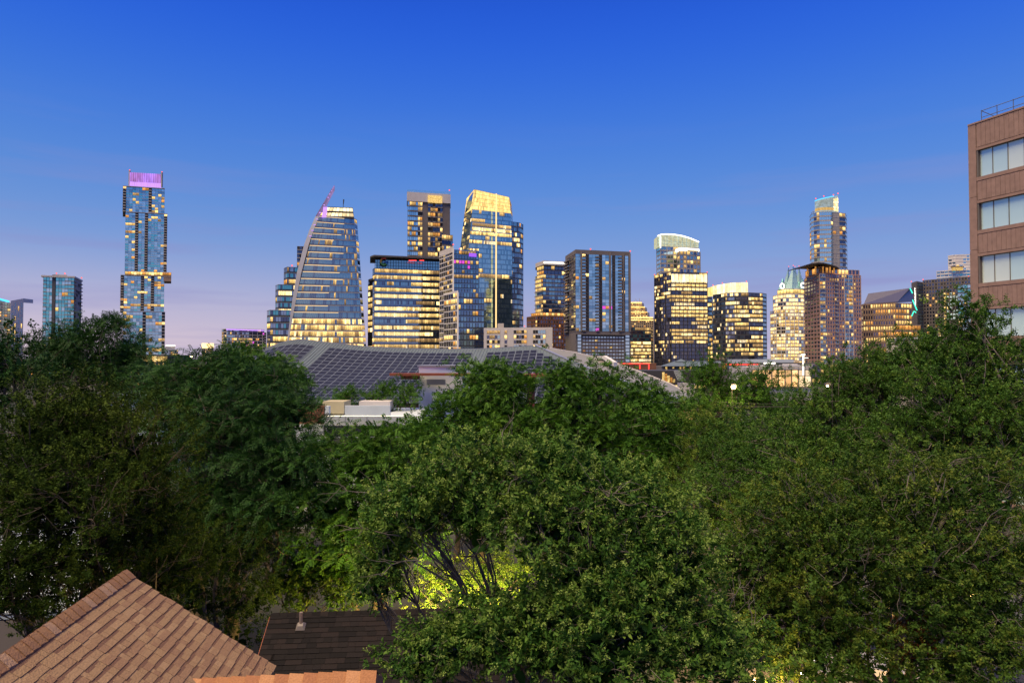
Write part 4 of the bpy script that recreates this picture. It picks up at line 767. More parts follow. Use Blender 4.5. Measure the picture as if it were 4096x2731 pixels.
for k, (zt_, zb_) in enumerate(rows):
    mb = MB(); slab_(.60, LEN, zt_ + .22, zb_prev - .012, -.36, -.05, mb); band = mb.build('spandrel', M['brownstone'], br)
    mb = MB(); slab_(.60, LEN, zt_ + .03, zt_ + .22, -.36, 0, mb); mb.build('lintel', M['brownstone'], br)
    mb = MB(); slab_(.60, LEN, zb_ - .30, zb_ - .03, -.36, 0, mb); mb.build('sill_band', M['brownstone'], br)
    if k < 5:
        s_ = .66
        while s_ < 5.2:
            mb = MB(); slab_(s_, s_ + .316, zt_ + .26, zb_prev - .06, -.06, -.004, mb); mb.build('rib_panel', M['brownstone'], band); s_ += .335
    e = [.737, 1.665, 2.75, 3.86] + [3.86 + 1.1 * q for q in range(1, 8)]
    for q in range(len(e) - 1):
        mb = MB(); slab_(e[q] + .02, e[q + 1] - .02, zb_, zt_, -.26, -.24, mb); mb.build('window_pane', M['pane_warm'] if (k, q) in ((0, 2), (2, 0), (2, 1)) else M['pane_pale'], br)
    mb = MB()
    for q in range(len(e)): slab_(e[q] - .02, e[q] + .02, zb_, zt_, -.28, -.2, mb)
    slab_(.70, LEN, zt_, zt_ + .03, -.3, -.15, mb); slab_(.70, LEN, zb_ - .03, zb_, -.3, -.15, mb); slab_(.62, .70, zb_ - .03, zt_ + .03, -.3, -.02, mb); mb.build('window_frame', M['taupe'], br)
    zb_prev = zb_ - .30
mb = MB(); slab_(0, LEN, ZT, ZT + .12, -.5, .03, mb); mb.build('coping', M['brownstone'], br)
mb = MB()
for h in (.5, 1.0): mb.tube([bp(.7, ZT + h, -.5), bp(12, ZT + h, -.5)], .03, 5)
for k in range(9): mb.tube([bp(.7 + 1.15 * k, ZT, -.5), bp(.7 + 1.15 * k, ZT + 1.05, -.5)], .03, 5)
mb.tube([bp(.7, ZT + 1, -.5), bp(1.4, ZT + .3, -1.6)], .03, 5); mb.build('roof_rail', pm('rail_blue_grey', (.10, .14, .24), .5), br)
# cream wall between brown office and oak tops
cw = root('low_building', 'cream rendered low building glimpsed through the oak beside the brown office', 'building', G(3800, 70))
b = MB(); c0, c1 = W(3740, 1433, 70), W(4000, 1433, 66); b.prism([c0, c1, c1 + Vector((3, 9, 0)), c0 + Vector((0, 9, 0))], 0, zs(1352, 69)); b.build('wall', pm('cream_render', (.62, .55, .40), .85, var=.06), cw); b = MB(); b.prism([c0 + Vector((-.2, -.2, 0)), c1 + Vector((.2, -.2, 0)), c1 + Vector((3, 9, 0)), c0 + Vector((0, 9, 0))], zs(1352, 69), zs(1352, 69) + .25); b.build('coping', M['white'], cw)
# ================================================================ low city buildings right of the hall
def low(name, label, x0, x1, ytop, Y, mat, cat='building', Y2=None, dep=14, ybase=None):
    o = root(name, label, cat, G((x0 + x1) / 2, Y)); A, B = G(x0, Y), G(x1, Y2 or Y); b = MB(); b.prism([A, B, B + Vector((0, dep, 0)), A + Vector((0, dep, 0))], 0 if ybase is None else zs(ybase, Y), zs(ytop, Y)); b.build('wall', mat, o)
    return o, A, B
def px_quad(o, x0, x1, y0, y1, Y, mat, name='window', d=.1):
    A, B = W(x0, y1, Y - d), W(x1, y0, Y - d); b = MB(); b.box(A.x, B.x, Y - d - .06, Y - d, A.z, B.z); return b.build(name, mat, o)
o, A, B = low('glass_pavilion', 'glass pavilion with tall amber lit panes and a flat white roof', 3004, 3246, 1468, 160, M['pale'], ybase=1600, dep=16)
px_quad(o, 3000, 3250, 1459, 1465, 159.5, M['white'], 'roof_edge', .5); px_quad(o, 3006, 3246, 1465.2, 1478, 160, M['alu'], 'clerestory_frame', .05)
M['room'] = litm('amber_room', (1, .62, .30), 1.05, .8, 1.15, .15, 1); M['room2'] = litm('pale_room', (1, .80, .55), 1.1, .85, 1.15, .15, 1)
for k in range(9):
    xa = 3008 + 26.4 * k; px_quad(o, xa + 1.6, xa + 24.8, 1466.5, 1475.5, 160, M['pale'], 'clerestory_panel', .2)
    for y0, y1 in ((1480, 1502), (1504, 1546)): px_quad(o, xa + 1, xa + 25.4, y0, y1, 160, M['room2'] if k > 6 else M['room'], 'window_pane', .2)
b = MB()
for k in range(10): b.beam(W(3008 + 26.4 * k, 1547, 159.6), W(3008 + 26.4 * k, 1478, 159.6), (.17, 0, 0), (0, .3, 0))
for y in (1479, 1503, 1547): b.beam(W(3006, y, 159.55), W(3246, y, 159.55), (0, .3, 0), (0, 0, .14))
b.build('window_frame', M['taupe'], o)
px_quad(o, 3130, 3190, 1455, 1459, 163, M['white'], 'roof_vent', 1)
o, A, B = low('low_building', 'long blue grey flat roofed store with a small white lit sign strip', 2985, 3175, 1437, 230, M['cool'], dep=20)
b = MB(); b.prism([G(3010, 227), G(3300, 227), G(3300, 229.5), G(3010, 229.5)], 0, zs(1450, 228)); b.build('front_wing', M['char'], o)
for k, w_ in enumerate((7, 3, 6, 5, 7, 4, 6)): px_quad(o, 3055 + sum((7, 3, 6, 5, 7, 4, 6)[:k]) * 1.25, 3055 + sum((7, 3, 6, 5, 7, 4, 6)[:k]) * 1.25 + w_, 1449.5, 1455.5, 226.8, M['white_led'], 'sign_letter', .2)
o, A, B = low('low_building', 'dark shopfront row edged with a red neon line behind the pavilion tree', 2880, 3040, 1452, 200, M['taupe'], dep=12)
for xa, xb, ya, yb in ((2895, 3038, 1456, 1459), (2988, 2992, 1459, 1474)): px_quad(o, xa, xb, ya, yb, 200, M['neon_red'], 'neon_tube', .3)
for k in range(8): px_quad(o, 2890 + 18 * k, 2902 + 18 * k, 1461, 1475, 200, M['gk0'] if k % 3 else M['w3'], 'window', .15)
o, A, B = low('apartment_building', 'grey hip roofed apartment row with small lit windows', 2655, 2905, 1464, 300, M['taupe'], dep=22)
b = MB(); z0 = zs(1464, 300); b.loft([V3(G(2645, 297), z0), V3(G(2915, 297), z0), V3(G(2915, 325), z0), V3(G(2645, 325), z0)], [W(2700, 1444, 308), W(2880, 1444, 308), W(2880, 1444, 312), W(2700, 1444, 312)]); b.build('roof', M['seam'], o)
b = MB(); b.loft([W(2700, 1447, 305), W(2748, 1447, 305), W(2748, 1447, 315), W(2700, 1447, 315)], [W(2720, 1436, 309), W(2728, 1436, 309), W(2728, 1436, 311), W(2720, 1436, 311)]); b.build('cupola_roof', M['seam'], o)
r = random.Random(8)
for row in range(3):
    for k in range(17): px_quad(o, 2662 + 14 * k, 2669 + 14 * k, 1467 + 9 * row, 1473 + 9 * row, 300, M['w1'] if r.random() < .3 else M['gk0'], 'window', .2)
o, A, B = low('theatre_building', 'black theatre with a bent red neon outline left of the apartment row', 2478, 2625, 1452, 250, M['brick'], dep=18)
for xa, xb, ya, yb in ((2486, 2597, 1452.5, 1455), (2593.5, 2597, 1455, 1477), (2558, 2561, 1455, 1477)): px_quad(o, xa, xb, ya, yb, 250, M['neon_red'], 'neon_tube', .35)
px_quad(o, 2458, 2472, 1453, 1457, 252, M['white_led'], 'flood_lamp', 1)
o, A, B = low('theatre_building', 'long black clad hall with a wedge of amber windows and a tilted solar canopy', 2540, 2900, 1482, 215, M['dark'], dep=20)
for k in range(5): px_quad(o, 2649 + 10.5 * k, 2658 + 10.5 * k, 1488 + 7 * k, 1530, 215, M['w3'] if k % 2 else M['w1'], 'window', .3)
for k in range(9): px_quad(o, 2660 + 19 * k, 2672 + 19 * k, 1540, 1552, 215, M['w1'], 'window', .3)
pv = MB(); pv.loft([W(2712, 1520, 205), W(2742, 1518, 205), W(2742, 1518.5, 206), W(2712, 1520.5, 206)], [W(2696, 1484, 207), W(2722, 1484, 207), W(2722, 1484, 208), W(2696, 1484, 208)]); pvo = pv.build('solar_canopy', M['pv'], o)
b = MB()
for k in range(6): b.tube([W(2712 + 6 * k, 1520, 204.8), W(2696 + 5.2 * k, 1484, 206.8)], .09, 4)
for k in range(6): b.tube([W(2712 - 3.2 * k, 1520 - 7.2 * k, 204.8 + .4 * k), W(2742 - 4 * k, 1518 - 6.8 * k, 204.8 + .4 * k)], .09, 4)
b.build('canopy_frame', M['pvf'], pvo, kind='stuff'); b = MB(); b.tube([W(2728, 1519, 206), V3(G(2728, 206), 0)], .3, 6); b.build('canopy_post', M['alu'], o)
b = MB(); b.box(W(2722, 1540, 204).x, W(2775, 1540, 204).x, 203, 208, 0, zs(1532, 204)); b.build('porch', M['pale'], o)
o, A, B = low('low_building', 'grey low block with warm windows right of the amber pavilion', 3246, 3420, 1456, 185, M['taupe'], dep=14)
for row in range(4):
    for k in range(9): px_quad(o, 3249 + 18 * k, 3260 + 18 * k, 1459 + 19 * row, 1471 + 19 * row, 185, M['w1'] if r.random() < .6 else M['gk0'], 'window', .2)
# left: lit podium and low blocks behind the gardens
o, A, B = low('low_building', 'long golden lit podium with a dark flat roof under the stacked tower', 455, 672, 1419, 330, M['dark'], dep=25)
for k in range(20): px_quad(o, 458 + 10.6 * k, 467.5 + 10.6 * k, 1425, 1446, 330, M['w1'] if k % 5 else M['w4'], 'window', .3)
for k in range(24): px_quad(o, 458 + 8.8 * k, 464 + 8.8 * k, 1452, 1463, 330, M['w1'] if r.random() < .5 else M['gk0'], 'window', .3)
o, A, B = low('low_building', 'low glowing cafe row seen through the leaves at far left', 60, 420, 1450, 260, M['taupe'], dep=15)
for k in range(30): px_quad(o, 64 + 12 * k, 72 + 12 * k, 1455, 1475, 260, M['w1'] if r.random() < .55 else (M['bl'] if r.random() < .2 else M['gk0']), 'window', .3)
for k in range(30): px_quad(o, 64 + 12 * k, 71 + 12 * k, 1485, 1500, 260, M['w3'] if r.random() < .35 else (M['bl'] if r.random() < .3 else M['gk0']), 'window', .3)
o, A, B = low('low_building', 'dark low block with blue and amber lamps between the left trees', 420, 900, 1462, 240, M['dark'], dep=15)
for row in range(4):
    for k in range(34): px_quad(o, 424 + 14 * k, 431 + 14 * k, 1468 + 20 * row, 1479 + 20 * row, 240, M['w1'] if r.random() < .3 else (M['bl'] if r.random() < .25 else M['gk0']), 'window', .3)
# pale grey shed roof far behind the left gardens, with solar slope
o, A, B = low('shed', 'pale blue metal shed roof glimpsed between the left trees', 400, 640, 1585, 62, M['cool'], dep=9); b = MB(); b.loft([W(395, 1588, 61.5), W(648, 1588, 61.5), W(648, 1588, 75), W(395, 1588, 75)], [W(420, 1560, 66), W(620, 1560, 66), W(620, 1560, 70), W(420, 1560, 70)]); b.build('roof', M['seam'], o)
# ================================================================ white ribbed roof behind the left tree
sh = root('shed', 'long white ribbed metal roof building behind the dark left tree', 'shed', (-17, 30, 0))
M['wroof'] = pm('white_ribbed_metal', (.42, .48, .54), .5, var=.05, scale=1); q = [Wz(-500, 2480, 3.6), Wz(330, 2440, 3.6), Wz(830, 2080, 4.6), Wz(-500, 1985, 4.8)]
b = MB(); b.loft([v - Vector((0, 0, .15)) for v in q], q); rf_ = b.build('roof', M['wroof'], sh)
b = MB()
for k in range(41): A = q[0].lerp(q[3], k / 40); B = q[1].lerp(q[2], k / 40); b.beam(A + Vector((0, 0, .03)), B + Vector((0, 0, .03)), (0, .05, 0), (0, 0, .06))
b.build('roof_rib', M['cool'], rf_, kind='stuff')
b = MB(); b.loft([V3(q[0], 0), V3(q[1], 0), V3(q[2], 0), V3(q[3], 0)], [v - Vector((0, 0, .2)) for v in q]); b.build('wall', M['taupe'], sh)
# ================================================================ street, pavement, lamps at the right
b = MB(); b.poly([(5.5, 14, .01), (60, 24, .01), (90, 60, .01), (8, 33, .01)]); tag(b.build('road', pm('asphalt', (.06, .06, .065), .9, var=.2, scale=.8)), kind='structure')
b = MB(); b.prism([(3.0, 16), (9, 16.6), (16, 40), (10, 40)], 0, .12); tag(b.build('pavement', pm('concrete_paving', (.10, .075, .055), .9, var=.25, scale=1.2)), kind='structure')
M['tyre'] = pm('tyre_rubber', (.02, .02, .02), .9)
def lamp_post(label, p, head_r=.16, watt=400, colr=(1, .72, .38), vis_s=30, name='street_lamp', arm=.8, hs=1.):
    o = root(name, label, 'street lamp', (p.x, p.y, 0), group='lit street lamps'); hp = Vector(p)
    b = MB(); b.tube([(p.x + arm, p.y + .3, 0), (p.x + arm, p.y + .3, p.z + .25 * hs), (p.x + arm * .6, p.y + .2, p.z + .5 * hs), (p.x, p.y + .05, p.z + .32 * hs)], .04 * hs, 6); b.build('pole', M['tyre'], o)
    b = MB(); b.loft([hp + Vector((x, y, .1 * hs)) for x, y in ((-.3 * hs, -.2 * hs), (.3 * hs, -.2 * hs), (.3 * hs, .2 * hs), (-.3 * hs, .2 * hs))], [hp + Vector((x, y, .32 * hs)) for x, y in ((-.2 * hs, -.12 * hs), (.2 * hs, -.12 * hs), (.2 * hs, .12 * hs), (-.2 * hs, .12 * hs))]); b.build('lamp_head', M['dark'], o)
    b = MB(); b.ball(hp, head_r, n=12, k=8); b.build('bulb', emit('bulb_' + label[:8], colr, vis_s), o, smooth=True)
    if watt:
        l = bpy.data.lights.new('lamp_light', 'POINT'); l.energy = watt; l.color = colr; l.shadow_soft_size = head_r; lo = bpy.data.objects.new('lamp_light', l); col.objects.link(lo); lo.parent = o; lo.location = hp - o.location + Vector((0, -.25 - head_r, -.1))
    return o
lamp_post('bright street lamp shining in front of the dark round tree', W(2934, 1547, 43.5), .15, 300, (1, .66, .30), 14, arm=.0, hs=.6)
lamp_post('smaller street lamp glowing at the left edge of the big oak', W(3310, 1543, 23.2), .038, 16, (1, .66, .32), 14, hs=.35, arm=.3)
lamp_post('far street lamp above the left treetops beside the pale tower', W(766, 1424, 150), .28, 0, (1, .70, .34), 14)
lamp_post('street lamp under the right oaks lighting their lower leaves amber', Vector((9.0, 18.5, 4.0)), .08, 170, (1, .55, .18), 30)
lamp_post('street lamp deep between the right oaks and the road', Vector((13.2, 19.6, 4.2)), .08, 170, (1, .55, .18), 30)
lamp_post('street lamp behind the glossy shrub tree over the pavement', Vector((5.6, 15.8, 3.6)), .08, 320, (1, .58, .2), 30)
# tall lit mast on the pavilion
mr = root('light_mast', 'tall white lit mast with a crossbar above the pavilion roof', 'mast', G(3213, 150)); b = MB(); b.tube([W(3213, 1500, 150), W(3213, 1420, 150)], .16, 6); b.build('pole', M['white_led'], mr); b = MB(); b.beam(W(3206, 1418, 150), W(3220, 1418, 150), (0, .3, 0), (0, 0, .22)); b.beam(W(3213, 1431, 150), W(3233, 1431, 150), (0, .12, 0), (0, 0, .1)); b.build('crossbar', M['white_led'], mr)
# utility wires across the right gap
for k, (y0, y1) in enumerate(((1606, 1616), (1618, 1624), (1623, 1628))):
    b = MB(); pts = [W(2850 + 320 * i / 8, y0 + (y1 - y0) * i / 8 + 2.5 * math.sin(math.pi * i / 8), 44) for i in range(9)]; b.tube(pts, .012, 4); o = b.build('utility_wire', M['dark']); tag(o, ('top', 'middle', 'lowest')[k] + ' of three utility wires crossing below the street lamp', 'wire', 'utility wires')
# parked car under the oak
car = root('car', 'white car with headlights on glimpsed under the right oak', 'car', (11.6, 21.6, 0)); cx_, cy_ = 11.6, 21.6
M['carw'] = pm('car_white_paint', (.5, .5, .51), .25, var=.02)
prof = [(-2.1, .35), (-2.15, .75), (-1.9, .95), (-1.2, 1.02), (-.6, 1.42), (.75, 1.45), (1.5, 1.05), (2.05, .98), (2.15, .6), (2.1, .35)]
ca = R(-35); cd = Vector((math.cos(ca), math.sin(ca), 0)); cn_ = Vector((-cd.y, cd.x, 0)); cc = Vector((cx_, cy_, 0))
def cp(x, y, z): return cc + cd * x + cn_ * y + Vector((0, 0, z))
b = MB(); b.loft([cp(x, -.88 if z < 1.1 else -.66, z) for x, z in prof], [cp(x, .88 if z < 1.1 else .66, z) for x, z in prof]); b.build('body', M['carw'], car)
for sx_ in (-1, 1):
    for xw in (-1.35, 1.35):
        b = MB(); b.tube([cp(xw, sx_ * .92, .33), cp(xw, sx_ * .70, .33)], .33, 14); w = b.build('wheel', M['tyre'], car); b = MB(); b.tube([cp(xw, sx_ * .935, .33), cp(xw, sx_ * .90, .33)], .2, 10); b.build('rim', M['alu'], w)
    b = MB(); b.poly([cp(-.95, sx_ * .80, 1.08), cp(1.2, sx_ * .80, 1.1), cp(.7, sx_ * .69, 1.38), cp(-.55, sx_ * .69, 1.36)]); b.build('side_window', M['gk1'], car)
    b = MB(); b.ball(cp(-2.1, sx_ * .62, .7), .13, n=10, k=6); b.build('headlight', emit('headlight', (1, .95, .85), 40), car); b = MB(); b.ball(cp(2.12, sx_ * .65, .8), .09, n=8, k=5); b.build('tail_light', M['neon_red'], car)
b = MB(); b.poly([cp(-1.22, -.7, 1.06), cp(-1.22, .7, 1.06), cp(-.62, .62, 1.40), cp(-.62, -.62, 1.40)]); b.build('windscreen', M['gk1'], car)
# plank fence at the bottom
fn = root('plank_fence', 'tan plank fence below the glossy tree at the bottom edge', 'fence', (4.6, 14.2, 0)); M['plank'] = pm('fence_plank', (.36, .22, .11), .85, var=.2, scale=3)
for k in range(26):
    x = 3.9 + .15 * k; b = MB(); z = 1.78 + .03 * ((k * 7) % 3); b.box(x, x + .138, 14.2 + .05 * k, 14.225 + .05 * k, 0, z); b.build('plank', M['plank'], fn)
# ================================================================ foreground roofs
def shingle_mats(nm, cols_, rough=.95, var=.14, sc=55.):
    return [pm('%s_%d' % (nm, i), c, rough, var=var, scale=sc, bump=.35, spec=.12) for i, c in enumerate(cols_)]
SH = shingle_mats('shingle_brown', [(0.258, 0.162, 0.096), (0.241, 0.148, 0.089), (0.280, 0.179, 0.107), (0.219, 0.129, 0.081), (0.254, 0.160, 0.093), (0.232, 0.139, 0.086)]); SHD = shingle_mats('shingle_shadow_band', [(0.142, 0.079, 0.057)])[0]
CAP = shingle_mats('ridge_cap', [(0.258, 0.142, 0.079), (0.237, 0.129, 0.076), (0.310, 0.194, 0.129), (0.245, 0.136, 0.076)])
DK = shingle_mats('shingle_dark', [(.0125, .0105, .0108), (.016, .013, .0135), (.0105, .009, .0095), (.019, .0145, .0145)], var=.2); OR = shingle_mats('shingle_orange', [(0.361, 0.172, 0.082), (0.327, 0.150, 0.073), (0.404, 0.202, 0.103), (0.301, 0.133, 0.069)])
rg = random.Random(77)
hb = root('house', 'brown shingled gable roof in the lower left corner', 'house')
ZR = 8.5; P1, P0 = Wz(505, 2292, ZR), Wz(0, 2642, ZR); dr = (P1 - P0).normalized(); hb.location = (P1.x, P1.y, 0)
pr = Vector((dr.y, -dr.x, 0)); d_ = ray(1100, 2665)
det = d_.x * (-pr.y) - (-pr.x) * d_.y; tt = (P1.x * (-pr.y) - (-pr.x) * P1.y) / det; ss = (d_.x * P1.y - d_.y * P1.x) / det
zc_ = HC + d_.z * tt; ms = (ZR - zc_) / ss; sl = Vector((pr.x, pr.y, -ms)).normalized(); LEN_S = math.sqrt(ss * ss + (ZR - zc_) ** 2); nu = dr.cross(sl); nu = nu if nu.z > 0 else -nu
sl2 = Vector((-pr.x, -pr.y, -ms)).normalized(); nu2 = Vector((-nu.x + 0, -nu.y, nu.z)); nu2 = dr.cross(sl2); nu2 = nu2 if nu2.z > 0 else -nu2
RL = 7.5
def deck(a, s_, n_, ln, nm, mat):
    b = MB(); c = [a + dr * 0 - n_ * .03, a - dr * RL - n_ * .03, a - dr * RL + s_ * ln - n_ * .03, a + s_ * ln - n_ * .03]; b.loft([v - n_ * .15 for v in c], c); return b.build(nm, mat, hb)
rf1 = deck(P1, sl, nu, LEN_S + .02, 'roof_deck', M['tan']); rf2 = deck(P1, sl2, nu2, 2.2, 'roof_deck', M['tan'])
tabs = []
def courses(plane, s_, n_, ln, ncou, ridge_far, rev):
    e = ln / ncou
    for k in range(ncou):
        y = rg.uniform(-.01, .02) - .02; 
        while y < RL:
            w = rg.choice((.07, .10, .13, .15, .18, .21)) * rg.uniform(.9, 1.1); up = rg.random() < .55
            tabs.append((plane, s_, n_, e, k, y, w, up)); y += w
courses(rf1, sl, nu, LEN_S, 19, P1, 0); courses(rf2, sl2, nu2, 2.1, 19, P1, 0)
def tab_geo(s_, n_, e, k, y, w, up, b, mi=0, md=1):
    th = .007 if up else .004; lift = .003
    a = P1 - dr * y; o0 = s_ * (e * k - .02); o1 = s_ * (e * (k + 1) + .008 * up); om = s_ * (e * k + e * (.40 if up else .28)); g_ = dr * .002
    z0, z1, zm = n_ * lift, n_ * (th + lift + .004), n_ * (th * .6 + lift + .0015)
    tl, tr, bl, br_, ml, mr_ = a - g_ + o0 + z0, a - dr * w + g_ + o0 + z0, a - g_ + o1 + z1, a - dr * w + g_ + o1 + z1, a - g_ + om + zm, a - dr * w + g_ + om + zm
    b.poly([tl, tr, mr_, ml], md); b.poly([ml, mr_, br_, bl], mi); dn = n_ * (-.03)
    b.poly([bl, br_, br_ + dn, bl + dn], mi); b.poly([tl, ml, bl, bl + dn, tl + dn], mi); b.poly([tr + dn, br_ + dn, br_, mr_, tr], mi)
def tvis(q):
    c = P1 - dr * q[5] + q[1] * q[3] * (q[4] + .5); sx = 2048 + c.x / c.y * FPX; sy = 1433 - (c.z - HC) / c.y * FPX
    return c.y > .5 and -60 < sx < 1200 and sy < 2790
vt = [q for q in tabs if tvis(q) and q[0] is rf1]; ot = [q for q in tabs if q not in vt]
vt.sort(key=lambda q: (P1 - dr * q[5]).y); one = vt[:300]; rest = vt[300:] + ot
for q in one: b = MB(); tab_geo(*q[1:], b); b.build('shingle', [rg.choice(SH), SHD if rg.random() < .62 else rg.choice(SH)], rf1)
for pl in (rf1, rf2):
    b = MB()
    for q in rest:
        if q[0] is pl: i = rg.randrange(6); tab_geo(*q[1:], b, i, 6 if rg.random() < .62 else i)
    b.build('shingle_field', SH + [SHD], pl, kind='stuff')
def cap_row(A, dirv, count, ex, s1, s2, mats, parent, wid=.15, z=.03, n1=None):
    up = Vector((0, 0, 1)); objs = []
    for k in range(count):
        a = A + dirv * (ex * k); e = a + dirv * (ex * 1.12); b = MB()
        def prof_(c, h): return [c + s1 * wid + up * (h - .012), c + s1 * wid * .45 + up * (h + .006), c + up * (h + .012), c + s2 * wid * .45 + up * (h + .006), c + s2 * wid + up * (h - .012)]
        lo_, hi_ = prof_(a, z), prof_(e, z + .016)
        for i in range(4): b.poly([lo_[i], hi_[i], hi_[i + 1], lo_[i + 1]])
        b.poly(hi_ + [v - up * .02 for v in reversed(hi_)]); 
        for i in (0, 4): b.poly([lo_[i], hi_[i], hi_[i] - up * .02, lo_[i] - up * .02])
        m = mats[rg.randrange(len(mats))]; b.build('ridge_cap', m, parent)
cap_row(P1 + dr * .02, -dr, 56, .112, sl, sl2, CAP, hb, .125)
b = MB(); c = P1 + dr * .02; b.beam(c + sl * .05 - nu * .10, c + sl * (LEN_S) - nu * .10, dr * .03, nu * .16); b.beam(c + sl2 * .05 - nu2 * .10, c + sl2 * 2.1 - nu2 * .10, dr * .03, nu2 * .16); b.build('rake_board', M['taupe'], hb)
b = MB(); c = P1 + sl * LEN_S; b.beam(c - nu * .09, c - dr * RL - nu * .09, sl * .03, Vector((0, 0, .16))); b.build('fascia', M['dark'], hb)
ev = P1 + sl * (LEN_S - .4); ew = P1 + sl2 * 1.7; b = MB(); b.prism([ev - dr * .4, ev - dr * RL, ew - dr * RL, ew - dr * .4], 0, ev.z - .3); b.build('wall', M['beige'], hb)
b = MB(); b.poly([V3(ev - dr * .42, ev.z - .3), V3(ew - dr * .42, ev.z - .3), P1 - dr * .42 - Vector((0, 0, .25))]); b.build('gable', M['beige'], hb)
# orange ridge nearest the camera
ob = root('house', 'bright orange shingle ridge along the very bottom edge', 'house'); zo = 7.7; q1, q0 = Wz(1507, 2692, zo), Wz(600, 2736, zo); dq = (q1 - q0).normalized(); ob.location = (q1.x, q1.y, 0); pq = Vector((dq.y, -dq.x, 0))
cap_row(q1, -dq, 36, .145, (pq + Vector((0, 0, -.5))).normalized(), (-pq + Vector((0, 0, -.5))).normalized(), OR, ob, .17, .02)
b = MB(); f = (pq + Vector((0, 0, -.5))).normalized(); h_ = (-pq + Vector((0, 0, -.5))).normalized(); E = q1 - dq * 5.2
b.poly([q1, E, E + f * 3, q1 + f * 3]); b.poly([q1, q1 + h_ * .9, E + h_ * .9, E]); b.poly([q1, q1 + f * 3, q1 + f * 3 - Vector((0, 0, 3)), q1 + h_ * .9 - Vector((0, 0, 3)), q1 + h_ * .9]); b.build('roof_deck', OR[0], ob)
# dark shingled roof in the middle distance
db = root('house', 'low house with a dark brown shingled roof behind the brown gable', 'house'); zd = 4.6
r0, r1 = Wz(1083, 2456, zd), Wz(2330, 2420, zd); dd = (r1 - r0).normalized(); db.location = (r0.x, r0.y, 0); fd = Vector((dd.y, -dd.x, 0)); sd = (fd + Vector((0, 0, -.55))).normalized(); nd = dd.cross(sd); nd = nd if nd.z > 0 else -nd
WD = (r1 - r0).length; sd2 = (-fd + Vector((0, 0, -.55))).normalized(); LD = 4.4
b = MB(); b.loft([r0 - nd * .2, r1 - nd * .2, r1 + sd * LD - nd * .2, r0 + sd * LD - nd * .2], [r0 - nd * .02, r1 - nd * .02, r1 + sd * LD - nd * .02, r0 + sd * LD - nd * .02]); dk = b.build('roof_deck', M['taupe'], db)
b = MB(); b.loft([r0 - Vector((0, 0, .2)), r1 - Vector((0, 0, .2)), r1 + sd2 * LD - Vector((0, 0, .2)), r0 + sd2 * LD - Vector((0, 0, .2))], [r0, r1, r1 + sd2 * LD, r0 + sd2 * LD]); b.build('back_slope', DK[0], db)
dt = []
for k in range(30):
    x = rg.uniform(-.1, 0)
    while x < WD - .05:
        w = rg.choice((.16, .2, .26, .32, .4)) * rg.uniform(.9, 1.1); w = min(w, WD - x); dt.append((k, max(0, x), w, rg.random() < .5)); x += w
def dgeo(k, x, w, up, b, mi=0):
    e = LD / 30; th = .012 if up else .007; a = r0 + dd * (x + .002); c = r0 + dd * (x + w - .002); o0, o1 = sd * (e * k - .01), sd * (e * (k + 1) + .008 * up); z0, z1 = nd * .003, nd * (th + .008)
    A, B, C_, D_ = a + o0 + z0, c + o0 + z0, c + o1 + z1, a + o1 + z1; dn = nd * -.03; b.poly([A, B, C_, D_], mi); b.poly([D_, C_, C_ + dn, D_ + dn], mi); b.poly([A, D_, D_ + dn], mi); b.poly([B, C_, C_ + dn], mi)
dt.sort(key=lambda q: (not (q[1] < 3.4 and q[0] < 26), -q[0]))
for q in dt[:300]: b = MB(); dgeo(*q, b); b.build('shingle', rg.choice(DK), dk)
b = MB()
for q in dt[300:]: dgeo(*q, b, rg.randrange(4))
b.build('shingle_field', DK, dk, kind='stuff')
cap_row(r0, dd, int(WD / .2), .2, sd, sd2, DK, db, .13, .015)
b = MB(); b.beam(r0 + sd * .05 - nd * .12, r0 + sd * LD - nd * .12, dd * .04, nd * .2); b.build('rake_board', M['rust'], db)
b = MB(); E0, E1 = r0 + sd * (LD - .3), r1 + sd * (LD - .3); F0, F1 = r0 + sd2 * (LD - .3), r1 + sd2 * (LD - .3); b.prism([E0 + dd * .25, E1, F1, F0 + dd * .25], 0, E0.z - .2); b.build('wall', M['tan'], db); b = MB(); b.poly([V3(E0 + dd * .24, E0.z - .2), V3(F0 + dd * .24, E0.z - .2), r0 + dd * .24 - Vector((0, 0, .2))]); b.build('gable', M['tan'], db)
for sx_, sy_, h_ in ((1204, 2506, .36), (1927, 2486, .12)):
    d__ = ray(sx_, sy_); cam0 = Vector((0, 0, HC)); t_ = (r0 - cam0).dot(nd) / d__.dot(nd); pt = cam0 + d__ * t_; b = MB(); b.tube([pt - Vector((0, 0, .05)), pt + Vector((0, 0, h_))], .045, 10); o = b.build('vent_pipe', pm('vent_metal', (.30, .22, .19), .5, .4), db); b = MB(); b.loft([pt + dd * x + sd * y + nd * .02 for x, y in ((-.11, -.1), (.11, -.1), (.11, .12), (-.11, .12))], [pt + dd * x + sd * y + nd * .10 for x, y in ((-.06, -.06), (.06, -.06), (.06, .06), (-.06, .06))]); b.build('flashing', pm('lead_flashing', (.20, .17, .16), .7), o)
